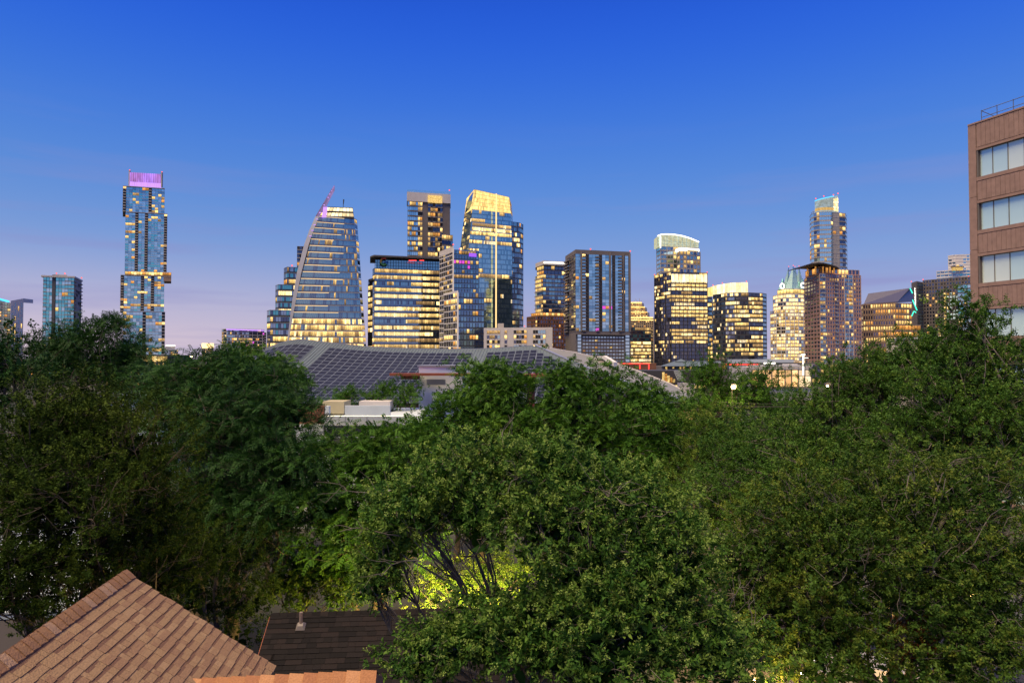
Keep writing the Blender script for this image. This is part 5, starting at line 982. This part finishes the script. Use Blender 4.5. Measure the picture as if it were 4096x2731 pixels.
# ================================================================ trees
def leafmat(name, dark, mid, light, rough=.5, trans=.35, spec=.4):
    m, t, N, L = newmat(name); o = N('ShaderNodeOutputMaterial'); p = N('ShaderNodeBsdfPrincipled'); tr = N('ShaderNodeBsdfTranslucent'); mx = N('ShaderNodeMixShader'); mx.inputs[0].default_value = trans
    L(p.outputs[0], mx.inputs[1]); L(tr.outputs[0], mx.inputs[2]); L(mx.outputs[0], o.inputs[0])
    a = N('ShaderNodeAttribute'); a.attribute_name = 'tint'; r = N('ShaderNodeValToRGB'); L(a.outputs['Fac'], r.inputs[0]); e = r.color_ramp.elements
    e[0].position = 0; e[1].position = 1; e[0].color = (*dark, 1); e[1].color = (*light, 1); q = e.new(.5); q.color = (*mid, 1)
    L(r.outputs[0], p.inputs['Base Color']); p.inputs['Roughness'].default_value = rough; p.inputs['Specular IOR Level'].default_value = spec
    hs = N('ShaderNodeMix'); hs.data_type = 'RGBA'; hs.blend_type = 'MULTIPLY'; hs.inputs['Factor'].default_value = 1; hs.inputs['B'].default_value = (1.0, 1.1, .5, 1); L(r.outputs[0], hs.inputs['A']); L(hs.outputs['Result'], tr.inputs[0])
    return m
bark = pm('bark', (.085, .068, .055), .95, var=.35, scale=9, bump=.5); bark_grey = pm('bark_grey', (.13, .112, .10), .95, var=.3, scale=9, bump=.4)
def norm(a): return a / np.maximum(np.linalg.norm(a, axis=-1, keepdims=True), 1e-9)
def leaf_verts(base, d, n, L_, W_, hexa=False, droop=.15):
    """folded leaf blades. base,d,n: (k,3); returns (k, 4 or 6, 3)"""
    s = norm(np.cross(n, d)); L_ = np.broadcast_to(np.asarray(L_, float).reshape(-1, 1), (len(base), 1)); W_ = np.broadcast_to(np.asarray(W_, float).reshape(-1, 1), (len(base), 1))
    tip = base + d * L_ - n * L_ * droop
    if not hexa:
        c = base + d * L_ * .42 + n * W_ * .12
        return np.stack([base, c + s * W_ / 2, tip, c - s * W_ / 2], 1)
    c1, c2 = base + d * L_ * .28 + n * W_ * .18, base + d * L_ * .68 + n * W_ * .10
    return np.stack([base, c1 + s * W_ * .5, c2 + s * W_ * .42, tip, c2 - s * W_ * .42, c1 - s * W_ * .5], 1)
def tmpl(sp, rng):
    """one leafy spray growing along +X: list of leaf vertices and a per-leaf tint"""
    out = []; tn = []
    def add(base, d, n, L_, W_, hexa=False, droop=.15, t=None):
        out.append(leaf_verts(base, norm(d), norm(n), L_, W_, hexa, droop)); tn.append(np.full(len(base), 0.) if t is None else t)
    k = sp['k']
    if sp['form'] == 'twig':                       # leaves spiralling along two or three short shoots
        for q in range(sp.get('shoots', 2)):
            dirv = norm(np.array([1, rng.normal(0, .45), rng.normal(.1, .35)])); x = np.linspace(.12, 1, k) * sp['len'] * rng.uniform(.7, 1.1)
            ph = np.arange(k) * 2.4 + rng.uniform(0, 6); perp = np.stack([np.zeros(k), np.cos(ph), np.sin(ph)], 1)
            base = x[:, None] * dirv; d = dirv * rng.uniform(.25, .6) + perp * .8 + rng.normal(0, .18, (k, 3)); n = norm(np.cross(np.cross(d, np.array([[.2, 0, 1.]])), d) + rng.normal(0, .35, (k, 3)))
            add(base, d, n, sp['L'] * rng.uniform(.7, 1.2, k), sp['W'] * rng.uniform(.8, 1.15, k), sp.get('hexa', False), .12)
    elif sp['form'] == 'pinnate':                  # arching compound leaves from a shoot tip
        for q in range(sp['fronds']):
            az = 2 * math.pi * q / sp['fronds'] + rng.uniform(-.5, .5); fl = sp['len'] * rng.uniform(.7, 1.15)
            out_d = np.array([.55, math.cos(az), math.sin(az)]); out_d /= np.linalg.norm(out_d); h = np.linspace(.18, 1, k // 2)
            spine = out_d[None] * (h * fl)[:, None] + np.array([0, 0, -1.]) * (fl * .38 * h ** 2)[:, None]; tan = norm(out_d[None] + np.array([0, 0, -.76])[None] * h[:, None])
            sv = norm(np.cross(tan, np.array([0, 0, 1.])))
            for sgn in (-1, 1):
                d = tan * .55 + sv * sgn * .85 + np.array([0, 0, -.22]) + rng.normal(0, .1, tan.shape); n = norm(np.cross(tan, sv) * 1. + rng.normal(0, .15, tan.shape)); n = n * np.sign(n[:, 2:3] + 1e-6)
                add(spine, d, n, sp['L'] * (1.15 - .45 * h) * rng.uniform(.85, 1.1), sp['W'], False, .2)
    v = np.concatenate(out); return v
SPEC = {
 'cedar': dict(form='twig', k=11, shoots=3, len=.30, L=.070, W=.038, up=.75, clump=.30, per=12),
 'oak': dict(form='twig', k=10, shoots=3, len=.27, L=.080, W=.044, up=.35, clump=.36, per=11),
 'oakfar': dict(form='twig', k=8, shoots=3, len=.42, L=.125, W=.066, up=.3, clump=.5, per=10),
 'pinnate': dict(form='pinnate', k=16, fronds=4, len=.46, L=.120, W=.029, up=.35, clump=.34, per=5),
 'pecan': dict(form='pinnate', k=12, fronds=4, len=.34, L=.135, W=.046, up=.5, clump=.42, per=6),
 'privet': dict(form='twig', k=9, shoots=2, len=.24, L=.086, W=.038, hexa=True, up=.6, clump=.24, per=10),
}
LM = {
 'cedar': leafmat('leaf_cedar', (0.014, 0.030, 0.004), (0.031, 0.058, 0.008), (0.068, 0.099, 0.015), .7, .14, .06),
 'oak': leafmat('leaf_oak', (0.032, 0.083, 0.013), (0.061, 0.138, 0.021), (0.134, 0.216, 0.032), .6, 0.21, 0.14),
 'oak2': leafmat('leaf_oak_olive', (0.026, 0.064, 0.009), (0.053, 0.108, 0.016), (0.138, 0.169, 0.024), .6, .22, .12),
 'pin': leafmat('leaf_pinnate', (0.014, 0.046, 0.011), (0.023, 0.070, 0.017), (0.045, 0.121, 0.022), .6, 0.19, 0.15),
 'pecan': leafmat('leaf_pecan', (0.031, 0.087, 0.010), (0.055, 0.138, 0.017), (0.103, 0.201, 0.027), .6, 0.24, 0.12),
 'privet': leafmat('leaf_privet', (.020, .064, .009), (.056, .128, .020), (.140, .215, .036), .6, .18, .12),
 'pale': leafmat('leaf_pale_green', (0.048, 0.101, 0.014), (0.091, 0.153, 0.022), (0.160, 0.203, 0.035), .6, 0.26, 0.09),
}
flower = leafmat('privet_blossom', (.17, .26, .055), (.24, .34, .08), (.31, .40, .11), .8, .3, .1); deadleaf = leafmat('dead_leaf', (.07, .025, .010), (.11, .04, .014), (.16, .06, .02), .8, .25, .1)
def np_mesh(name, V, nper, tint, mats, mi=None):
    """V: (n, nper, 3) leaf blades -> mesh of quads"""
    n = len(V); me = bpy.data.meshes.new(name); co = V.reshape(-1, 3).astype(np.float32); me.vertices.add(len(co)); me.vertices.foreach_set('co', co.ravel())
    idx = np.arange(n)[:, None] * nper
    fq = (idx + np.array([[0, 1, 2, 3]])) if nper == 4 else np.stack([idx + np.array([[0, 1, 2, 3]]), idx + np.array([[0, 3, 4, 5]])], 1).reshape(-1, 4)
    nq = len(fq); me.loops.add(nq * 4); me.loops.foreach_set('vertex_index', fq.ravel().astype(np.int32)); me.polygons.add(nq); me.polygons.foreach_set('loop_start', (np.arange(nq) * 4).astype(np.int32))
    at = me.attributes.new('tint', 'FLOAT', 'FACE'); at.data.foreach_set('value', np.repeat(tint, nq // n).astype(np.float32))
    for m in mats: me.materials.append(m)
    if mi is not None: me.polygons.foreach_set('material_index', np.repeat(mi, nq // n).astype(np.int32))
    me.update(calc_edges=True); return me
def tubes(name, curves, mat):
    """curves: list of (pts (K,m,3), radii (K,m), sides) -> one mesh"""
    Vs, Fs, off = [], [], 0
    for P, Rr, n in curves:
        K, m, _ = P.shape; T = norm(np.gradient(P, axis=1)); ref = np.where(np.abs(T[..., 2:3]) < .9, np.array([0, 0, 1.]), np.array([1., 0, 0])); A = norm(np.cross(T, ref)); B = np.cross(T, A)
        an = np.arange(n) * 2 * np.pi / n; ring = P[:, :, None] + Rr[:, :, None, None] * (A[:, :, None] * np.cos(an)[:, None] + B[:, :, None] * np.sin(an)[:, None])
        Vs.append(ring.reshape(-1, 3)); k, i, q = np.meshgrid(np.arange(K), np.arange(m - 1), np.arange(n), indexing='ij'); b0 = off + (k * m + i) * n; q2 = (q + 1) % n
        Fs.append(np.stack([b0 + q, b0 + q2, b0 + n + q2, b0 + n + q], -1).reshape(-1, 4)); off += K * m * n
    V = np.concatenate(Vs).astype(np.float32); F = np.concatenate(Fs).astype(np.int32); me = bpy.data.meshes.new(name); me.vertices.add(len(V)); me.vertices.foreach_set('co', V.ravel()); me.loops.add(F.size); me.loops.foreach_set('vertex_index', F.ravel()); me.polygons.add(len(F)); me.polygons.foreach_set('loop_start', (np.arange(len(F)) * 4).astype(np.int32)); me.polygons.foreach_set('use_smooth', np.ones(len(F), bool)); me.materials.append(mat); me.update(calc_edges=True); return me
def curve(a, b, bend, m, rng, sag=0.):
    """K curves from a to b (K,3)"""
    K = len(a); t = np.linspace(0, 1, m)[None, :, None]; P = a[:, None] * (1 - t) + b[:, None] * t; ln = np.linalg.norm(b - a, axis=1)[:, None, None]
    off = rng.normal(0, bend, (K, 1, 3)) * ln * np.sin(np.pi * t) + rng.normal(0, bend * .5, (K, 1, 3)) * ln * np.sin(2 * np.pi * t); P = P + off; P[:, :, 2] += (sag * ln * np.sin(np.pi * t))[:, :, 0]; return P
NLEAF = [0]
def make_tree(name, label, base, lobes, sp_name, n, seed, leaf=None, trunk_r=.22, fork=.5, group=None, barkm=None, cat='tree', scale=1., inner=.18, bare=0, flowers=0., dead=None, tintbias=0., lean=(0, 0), low=-.55, ntrunk=1, shell=.35):
    rng = np.random.default_rng(seed); sp = SPEC[sp_name]; barkm = barkm or bark
    o = root(name, label, cat, base, group); B0 = np.array(base)
    lobes = [np.array(l, float) for l in lobes]; area = np.array([(l[3] * l[4] + l[3] * l[5] + l[4] * l[5]) for l in lobes]); area = area / area.sum()
    tops = max(l[2] + l[5] for l in lobes); fz = min(l[2] - l[5] * .5 for l in lobes) * fork + .3
    cen = np.array([l[:3] for l in lobes]); fk = np.array([B0[0] * .6 + cen[:, 0].mean() * .4 + lean[0], B0[1] * .6 + cen[:, 1].mean() * .4 + lean[1], max(1.2, fz)])
    # trunk and limbs
    cv = []; m = 7; tp = curve(np.array([B0]), fk[None], .03, m, rng); cv.append((tp, np.linspace(trunk_r * 1.25, trunk_r * .8, m)[None], 9))
    sub = []
    lp = curve(np.repeat(fk[None], len(cen), 0), cen + np.stack([np.zeros(len(cen)), np.zeros(len(cen)), np.array([l[5] * .15 for l in lobes])], 1), .08, 8, rng, -.05); lk = min(1., (5 / len(cen)) ** .5); lr = np.linspace(trunk_r * .62 * lk, trunk_r * .2 * lk, 8)[None].repeat(len(cen), 0); cv.append((lp, lr, 7))
    clc, cld, cll, cle = [], [], [], []
    for li, l in enumerate(lobes):
        kc = max(3, int(round(n * area[li] / sp['per']))); d = rng.normal(0, 1, (kc * 3, 3)); d = norm(d); d = d[d[:, 2] > low][:kc]; kc = len(d)
        rough_ = 1 + .16 * np.sin(d[:, 0] * 5 + seed) * np.cos(d[:, 1] * 6 + seed * 2) + .12 * np.sin(d[:, 2] * 7 + d[:, 0] * 9 + seed)
        rho = np.where(rng.random(kc) < inner, rng.uniform(.25, .65, kc), 1 - shell * rng.random(kc) ** 1.6) * rough_
        c = l[:3] + d * rho[:, None] * l[3:6]; clc.append(c); cld.append(norm(d * np.array([1, 1, 1]) / l[3:6])); cll.append(np.full(kc, li)); cle.append(rho)
    C = np.concatenate(clc); D = np.concatenate(cld); LI = np.concatenate(cll)
    # branches: from a limb point to every clump
    K = len(C); src = lp[LI, rng.integers(4, 8, K)]; bp_ = curve(src, C, .10, 6, rng, .03); ln = np.linalg.norm(C - src, axis=1); r0 = np.clip(.007 * ln + .006, .008, .04) * scale; cv.append((bp_, r0[:, None] * np.linspace(1, .32, 6)[None], 4))
    # sprays
    ns = sp['per']; S_ = K * ns; cs = np.repeat(C, ns, 0); ds = np.repeat(D, ns, 0); sg = sp['clump'] * scale
    off = rng.normal(0, 1, (S_, 3)) * sg * np.array([1, 1, .62]); pos = cs + off
    X = norm(ds * .55 + norm(off) * .55 + np.array([0, 0, sp['up']]) + rng.normal(0, .35, (S_, 3))); ref = norm(rng.normal(0, 1, (S_, 3)) * .5 + np.array([0, 0, 1.])); Yv = norm(np.cross(ref, X)); Zv = np.cross(X, Yv)
    if sp['form'] == 'pinnate': Xh = X.copy(); X = norm(np.stack([Xh[:, 0], Xh[:, 1], np.abs(Xh[:, 2]) * .6 + .35], 1)); Yv = norm(np.cross(np.array([[0, 0, 1.]]), X)); Zv = np.cross(X, Yv)
    Rm = np.stack([X, Yv, Zv], 2)          # columns
    tw0 = np.repeat(bp_[:, 4], ns, 0); tw = curve(tw0, pos + X * sp['len'] * scale * .5, .12, 4, rng)
    sel = rng.random(S_) < (.22 if S_ < 9000 else .12); cv.append((tw[sel], np.full((int(sel.sum()), 4), .0055 * scale) * np.linspace(1.3, .6, 4)[None], 3))
    TV = [tmpl(sp, rng) for _ in range(7)]; tid = rng.integers(0, 7, S_); scs = scale * rng.uniform(.75, 1.2, S_); ct = np.repeat(rng.normal(0, .2, K), ns) + rng.normal(0, .10, S_) + .45 + tintbias
    parts_, tints = [], []
    for q in range(7):
        ii = np.where(tid == q)[0]; tv = TV[q]; v = np.einsum('sij,lvj->slvi', Rm[ii], tv) * scs[ii][:, None, None, None] + pos[ii][:, None, None]
        parts_.append(v.reshape(-1, tv.shape[1], 3)); tints.append((ct[ii][:, None] + rng.normal(0, .13, (len(ii), len(tv)))).ravel())
    V = np.concatenate(parts_); tint = np.clip(np.concatenate(tints), 0, 1); mats = [LM[leaf or sp_name]]; mi = np.zeros(len(V), int)
    if dead is not None:                    # a browned patch: (centre, radius)
        dc, drad = dead; c0 = V[:, 0]; w = np.linalg.norm(c0 - np.array(dc), axis=1) / drad; hit = rng.random(len(V)) < np.clip(1.25 - w, 0, .8); mats.append(deadleaf); mi[hit] = 1
    # oversized dark leaf cards added inside the crown to block sky light
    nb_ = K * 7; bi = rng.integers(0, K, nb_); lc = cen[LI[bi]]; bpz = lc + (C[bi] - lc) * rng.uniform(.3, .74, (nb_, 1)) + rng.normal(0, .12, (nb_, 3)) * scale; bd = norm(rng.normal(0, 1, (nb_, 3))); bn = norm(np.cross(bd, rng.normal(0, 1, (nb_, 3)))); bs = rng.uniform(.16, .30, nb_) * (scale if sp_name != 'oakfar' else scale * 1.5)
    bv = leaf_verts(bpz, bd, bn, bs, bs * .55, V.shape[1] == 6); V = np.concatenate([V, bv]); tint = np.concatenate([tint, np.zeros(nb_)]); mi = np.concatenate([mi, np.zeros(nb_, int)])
    NLEAF[0] += len(V) * (2 if V.shape[1] == 4 else 4)
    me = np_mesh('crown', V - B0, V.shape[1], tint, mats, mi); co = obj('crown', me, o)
    if flowers:
        pk = np.where(rng.random(S_) < flowers)[0]; kk = 22; ax = X[pk]; hh = rng.random((len(pk), kk)); az = rng.random((len(pk), kk)) * 6.28; rad = .045 * (1 - hh * .8); lv_ = sp['len'] * scale
        base = pos[pk][:, None] + ax[:, None] * (lv_ * .8 + hh[..., None] * .13) + (Yv[pk][:, None] * np.cos(az)[..., None] + Zv[pk][:, None] * np.sin(az)[..., None]) * rad[..., None]
        base = base.reshape(-1, 3); dd_ = norm(rng.normal(0, 1, base.shape) + np.array([0, 0, .4])); vv = leaf_verts(base, dd_, norm(np.cross(dd_, rng.normal(0, 1, base.shape))), .032, .022); fm_ = np_mesh('blossom', vv - B0, 4, rng.random(len(vv)), [flower]); fo_ = obj('blossom', fm_, o); fo_['kind'] = 'stuff'; NLEAF[0] += len(vv) * 2
    if bare:                                # leafless twig fans sticking out of the crown
        ii = rng.integers(0, K, bare); s0 = C[ii] * .75 + src[ii] * .25; e0 = s0 + norm(D[ii] + rng.normal(0, .5, (bare, 3))) * rng.uniform(.5, 1.2, (bare, 1)) * scale; b1 = curve(s0, e0, .10, 6, rng); cv.append((b1, np.full((bare, 6), .011 * scale) * np.linspace(1.3, .5, 6), 4))
        for q in range(7):
            t_ = rng.integers(1, 6, bare); s1 = b1[np.arange(bare), t_]; e1 = s1 + norm(e0 - s0 + rng.normal(0, .5, (bare, 3)) * np.linalg.norm(e0 - s0, axis=1, keepdims=True)) * rng.uniform(.25, .7, (bare, 1)) * scale; cv.append((curve(s1, e1, .12, 5, rng), np.full((bare, 5), .006 * scale) * np.linspace(1.2, .5, 5), 3))
    tm_ = tubes('trunk', [(P - B0, r_, s_) for P, r_, s_ in cv], barkm); to = obj('trunk', tm_, o)
    return o
def lb(sx, sy, Y, rx_, ry_, dep=None):
    c = W(sx, sy, Y); a = rx_ * Y / FPX; b_ = ry_ * Y / FPX
    return (c.x, c.y, c.z, a, dep or (a + b_) / 2, b_)
def gb(sx, Y): g_ = G(sx, Y); return (g_.x, g_.y, 0.)
# left: dark olive cedar in front
make_tree('cedar_tree', 'broad dark olive tree filling the left foreground above the brown roof', gb(300, 18), [lb(330, 1720, 18, 190, 220), lb(120, 1780, 17, 210, 230), lb(520, 1860, 17.5, 190, 240), lb(250, 2010, 16, 280, 240), lb(620, 2090, 18, 130, 260), lb(60, 2060, 17, 190, 200), lb(450, 2230, 17.5, 260, 190), lb(180, 2260, 16, 230, 150), lb(60, 2400, 16, 200, 150), lb(620, 2330, 19, 200, 170)], 'cedar', 4700, 11, trunk_r=.26, fork=.45, low=-.5, bare=14)
make_tree('pinnate_tree', 'dark feathery tree standing tallest at upper left before the lit windows', gb(370, 30), [lb(330, 1365, 30, 130, 85), lb(455, 1305, 30, 62, 42), lb(200, 1420, 30, 90, 80), lb(470, 1430, 31, 110, 90), lb(330, 1490, 30, 190, 90), lb(545, 1440, 30, 60, 50)], 'pinnate', 850, 12, leaf='pin', trunk_r=.16, fork=.55, tintbias=-.15)
make_tree('evergreen_tree', 'dark tree cut by the far left edge before the pale pointed block', gb(-10, 27), [lb(-30, 1400, 27, 110, 110), lb(30, 1500, 26, 110, 110), lb(-60, 1560, 26, 150, 130)], 'oakfar', 420, 13, leaf='pin', trunk_r=.2, tintbias=-.25)
make_tree('pinnate_tree', 'large feathery dark green tree left of centre hiding the left end of the solar roof', gb(930, 25), [lb(880, 1500, 26, 230, 100), lb(1060, 1535, 25, 170, 95), lb(760, 1600, 26, 190, 120), lb(1000, 1680, 24, 280, 130), lb(1170, 1690, 24.5, 120, 100), lb(850, 1800, 24, 230, 150), lb(1120, 1850, 23, 210, 140), lb(960, 1990, 23, 230, 150), lb(1130, 2080, 22, 170, 130), lb(780, 2100, 24, 190, 200), lb(640, 1560, 28, 120, 90), lb(900, 2250, 24, 220, 160)], 'pinnate', 2300, 14, leaf='pin', trunk_r=.28, fork=.5, bare=6)
make_tree('leafy_tree', 'mid green drooping tree between the feathery tree and the white block', gb(1500, 24), [lb(1600, 1800, 25, 180, 110), lb(1420, 1890, 24, 180, 160), lb(1640, 1900, 24, 220, 160), lb(1340, 2080, 23, 170, 190), lb(1520, 2120, 23, 240, 180), lb(1380, 2280, 24, 220, 130)], 'pecan', 1500, 15, leaf='pecan', trunk_r=.22, tintbias=.02)
make_tree('leafy_tree', 'bright green tree rising before the white rendered block and solar roof', gb(1930, 30), [lb(1925, 1530, 30, 115, 90), lb(2020, 1590, 30, 130, 110), lb(1880, 1650, 29, 80, 70), lb(1870, 1730, 29, 220, 110), lb(2030, 1760, 29, 200, 120)], 'pecan', 1150, 16, leaf='pecan', trunk_r=.2, tintbias=.08, bare=4)
make_tree('leafy_tree', 'wide dark green tree in front of the solar roof hip with crooked grey limbs', gb(2420, 29), [lb(2230, 1560, 30, 110, 85), lb(2380, 1540, 30, 150, 85), lb(2540, 1610, 30, 150, 110), lb(2320, 1680, 29, 220, 120), lb(2530, 1760, 28, 220, 130), lb(2680, 1690, 29, 90, 80), lb(2330, 1850, 28, 250, 120), lb(2600, 1900, 28, 210, 130)], 'pecan', 1750, 17, leaf='pecan', trunk_r=.24, barkm=bark_grey, tintbias=-.08, bare=10)
make_tree('privet_tree', 'glossy leaved privet tree with pale blossom tips in the centre foreground', gb(1990, 12.6), [lb(1830, 1940, 12.6, 190, 140), lb(2020, 1880, 12.8, 170, 110), lb(2230, 1930, 12.6, 170, 120), lb(1660, 2060, 12.2, 150, 130), lb(1900, 2080, 12.0, 190, 110), lb(2160, 2060, 12.0, 170, 110), lb(2450, 1990, 12.6, 190, 110), lb(2590, 2095, 12.6, 130, 120), lb(2380, 2130, 12, 180, 130), lb(2340, 2290, 11.7, 200, 120), lb(2560, 2270, 11.7, 180, 130), lb(2690, 2290, 12, 130, 180), lb(2260, 2450, 11.4, 210, 110), lb(2500, 2480, 11.2, 220, 150), lb(2720, 2530, 11.5, 180, 170), lb(1730, 2610, 11.2, 160, 100), lb(1930, 2570, 11.2, 200, 110), lb(2160, 2620, 11, 200, 120), lb(2440, 2660, 11, 200, 110), lb(1500, 2330, 12.6, 110, 80), lb(1590, 2210, 12.6, 110, 80), lb(2880, 2660, 11.5, 170, 120)], 'privet', 4900, 18, tintbias=.08, trunk_r=.15, fork=.8, flowers=.5, barkm=bark_grey, bare=40, low=-.4)
# right: big oaks
make_tree('oak_tree', 'big dark green oak filling the right middle behind the olive oak', gb(3350, 24), [lb(3420, 1590, 25, 160, 140), lb(3190, 1790, 25, 200, 150), lb(3520, 1530, 25, 160, 130), lb(3300, 1660, 25, 130, 120), lb(3420, 1800, 24, 300, 180), lb(3150, 1930, 23.5, 300, 180), lb(2960, 1850, 25, 170, 130), lb(2900, 2060, 23, 190, 180)], 'oak', 4400, 19, leaf='oak', trunk_r=.32, barkm=bark_grey, bare=22)
make_tree('oak_tree', 'tall oak with loose shoots standing out before the brown office', gb(3860, 22), [lb(3790, 1470, 23, 230, 130), lb(3980, 1560, 22, 220, 160), lb(3680, 1440, 24, 150, 90), lb(3860, 1660, 22, 300, 170), lb(4060, 1760, 21, 220, 200), lb(3700, 1800, 22, 280, 160), lb(3880, 1240, 22.5, 50, 60), lb(3850, 1330, 22.5, 85, 70), lb(3935, 1270, 22.5, 42, 55), lb(3900, 1390, 22.5, 120, 70), lb(4080, 1400, 22, 60, 90), lb(3560, 1520, 24.5, 150, 110)], 'oak', 4000, 20, leaf='oak', trunk_r=.3, barkm=bark_grey, bare=24, shell=.5)
make_tree('oak_tree', 'olive oak with yellowing sprays spreading across the lower right corner', gb(3560, 17), [lb(3280, 2060, 18, 280, 160), lb(3560, 2010, 18, 290, 170), lb(3860, 2000, 17.5, 280, 180), lb(3100, 2230, 17.5, 240, 180), lb(3400, 2240, 17, 310, 190), lb(3720, 2230, 17, 310, 190), lb(3990, 2260, 16.5, 240, 220), lb(3200, 2440, 17, 240, 140), lb(3560, 2430, 16.5, 320, 140), lb(3880, 2460, 16, 280, 170), lb(3300, 2570, 16.5, 200, 90), lb(3980, 2620, 15.5, 220, 120), lb(3080, 2600, 16.6, 200, 110), lb(3660, 2620, 16, 160, 90), lb(2930, 2290, 17.2, 130, 150), lb(2960, 2450, 17, 130, 130), lb(3230, 2700, 15.6, 180, 80), lb(3560, 2720, 15.4, 180, 70), lb(3780, 2700, 15.4, 180, 80)], 'oak', 5900, 21, leaf='oak2', trunk_r=.34, barkm=bark_grey, bare=40, dead=(tuple(W(3640, 2560, 16)), .62), tintbias=.03)
make_tree('pale_tree', 'light yellow green tree in front of the street lamp', gb(2790, 27), [lb(2830, 1720, 27, 150, 100), lb(2740, 1830, 27, 150, 130), lb(2900, 1830, 27, 130, 120), lb(2780, 1960, 26, 170, 120)], 'oakfar', 620, 22, leaf='pale', trunk_r=.16, barkm=bark_grey, scale=.72, bare=8)
make_tree('evergreen_tree', 'dark pointed tree behind the bright street lamp', gb(2850, 46), [lb(2850, 1465, 46, 55, 45), lb(2840, 1530, 46, 90, 60), lb(2800, 1620, 45, 110, 70), lb(2920, 1590, 46, 80, 80)], 'oakfar', 620, 23, leaf='pecan', trunk_r=.2, tintbias=-.1)
make_tree('evergreen_tree', 'dark round tree partly covering the amber glass pavilion', gb(3070, 50), [lb(3035, 1510, 50, 65, 50), lb(3060, 1580, 50, 65, 55), lb(2990, 1590, 50, 75, 60), lb(3110, 1645, 49, 90, 45)], 'oakfar', 560, 24, leaf='pecan', trunk_r=.2, tintbias=-.15)
make_tree('leafy_tree', 'small round tree left of the white block above the parapets', gb(1545, 57), [lb(1550, 1575, 57, 55, 38), lb(1500, 1598, 57, 50, 34), lb(1605, 1605, 57, 50, 34), lb(1632, 1565, 58, 34, 36)], 'oakfar', 300, 25, leaf='pecan', trunk_r=.1, tintbias=.05)
make_tree('leafy_tree', 'small round tree behind the beige roof box', gb(1395, 57), [lb(1395, 1585, 57, 45, 32), lb(1375, 1610, 57, 45, 28)], 'oakfar', 170, 26, leaf='pecan', trunk_r=.09, tintbias=.05)
make_tree('leafy_tree', 'pale wispy tree against the left end of the solar roof', gb(1075, 34), [lb(1060, 1470, 34, 90, 40), lb(1130, 1520, 34, 80, 45), lb(965, 1440, 34, 70, 45)], 'pecan', 300, 27, leaf='pecan', trunk_r=.1, tintbias=.15)
make_tree('leafy_tree', 'mid green tree in the gap between the two left feathery trees', gb(660, 36), [lb(640, 1600, 36, 90, 70), lb(720, 1540, 36, 90, 70), lb(600, 1680, 35, 110, 80), lb(700, 1500, 36, 60, 40)], 'oakfar', 360, 28, leaf='pecan', trunk_r=.14, scale=.8)
make_tree('evergreen_tree', 'dense black green evergreen between the brown gable and the dark roof', gb(860, 20.5), [lb(760, 2240, 20.5, 150, 160), lb(900, 2200, 20.5, 150, 150), lb(820, 2440, 20, 190, 170), lb(980, 2400, 20.5, 110, 170), lb(900, 2580, 20, 170, 130)], 'oakfar', 700, 33, leaf='cedar', trunk_r=.2, scale=.6, tintbias=-.2)
# lit garden bushes behind the dark roof
make_tree('garden_bush', 'bright yellow lit bush behind the ridge of the dark roof', gb(1850, 23), [lb(1700, 2390, 23, 90, 60), lb(1800, 2340, 23, 130, 100), lb(1950, 2330, 23, 130, 120), lb(2090, 2310, 23.2, 100, 100)], 'oakfar', 420, 29, leaf='pale', trunk_r=.06, cat='bush', scale=.7)
make_tree('garden_bush', 'dim olive bush left of the dark roof ridge', gb(1150, 23), [lb(1130, 2330, 23, 110, 130), lb(1230, 2380, 23, 100, 90), lb(1330, 2400, 23, 110, 60)], 'oakfar', 330, 30, leaf='pale', trunk_r=.06, cat='bush', scale=.7)
lamp_post('garden lamp behind the dark roof lighting the left half of the yellow bush', Vector((-2.3, 22.2, 2.5)), .06, 1500, (1, .70, .18), 40, 'garden_lamp', arm=.3, hs=.4)
lamp_post('garden lamp behind the dark roof lighting the right half of the yellow bush', Vector((-.3, 22.2, 2.5)), .06, 1500, (1, .70, .18), 40, 'garden_lamp', arm=.3, hs=.4)
# tree belts in the background close the view down to the ground
belt = make_tree('belt_tree', 'mid green tree in the belt beyond the gardens', (-30., 46., 0.), [(-30, 46, 5.2, 3.4, 3.4, 2.6), (-31.5, 45, 4.0, 2.6, 2.6, 2.2), (-28.2, 46.6, 4.2, 2.8, 2.8, 2.2)], 'oakfar', 560, 31, leaf='pecan', trunk_r=.2, group='trees in the belt beyond the gardens')
rt = random.Random(5); spots = [(-22, 40), (-14, 38), (-17, 52), (-24, 60), (-33, 66), (-40, 80), (-30, 84), (-46, 95), (-3, 37), (3, 40), (8, 44), (13, 48), (18, 52), (24, 50), (30, 46), (22, 62), (33, 58), (13, 66), (40, 70), (5, 60), (-27, 34), (28, 36), (46, 52), (18, 36)]
for x, y in spots:
    c = belt.copy(); col.objects.link(c); c.location = (x, y, 0); k = rt.uniform(.75, 1.05) * (1.2 if y > 60 else 1); c.scale = (k * 1.15, k * 1.15, k); c.rotation_euler = (0, 0, rt.uniform(0, 6.28))
    c['label'] = 'mid green tree in the belt beyond the gardens'
    for ch in list(belt.children):
        d = ch.copy(); col.objects.link(d); d.parent = c
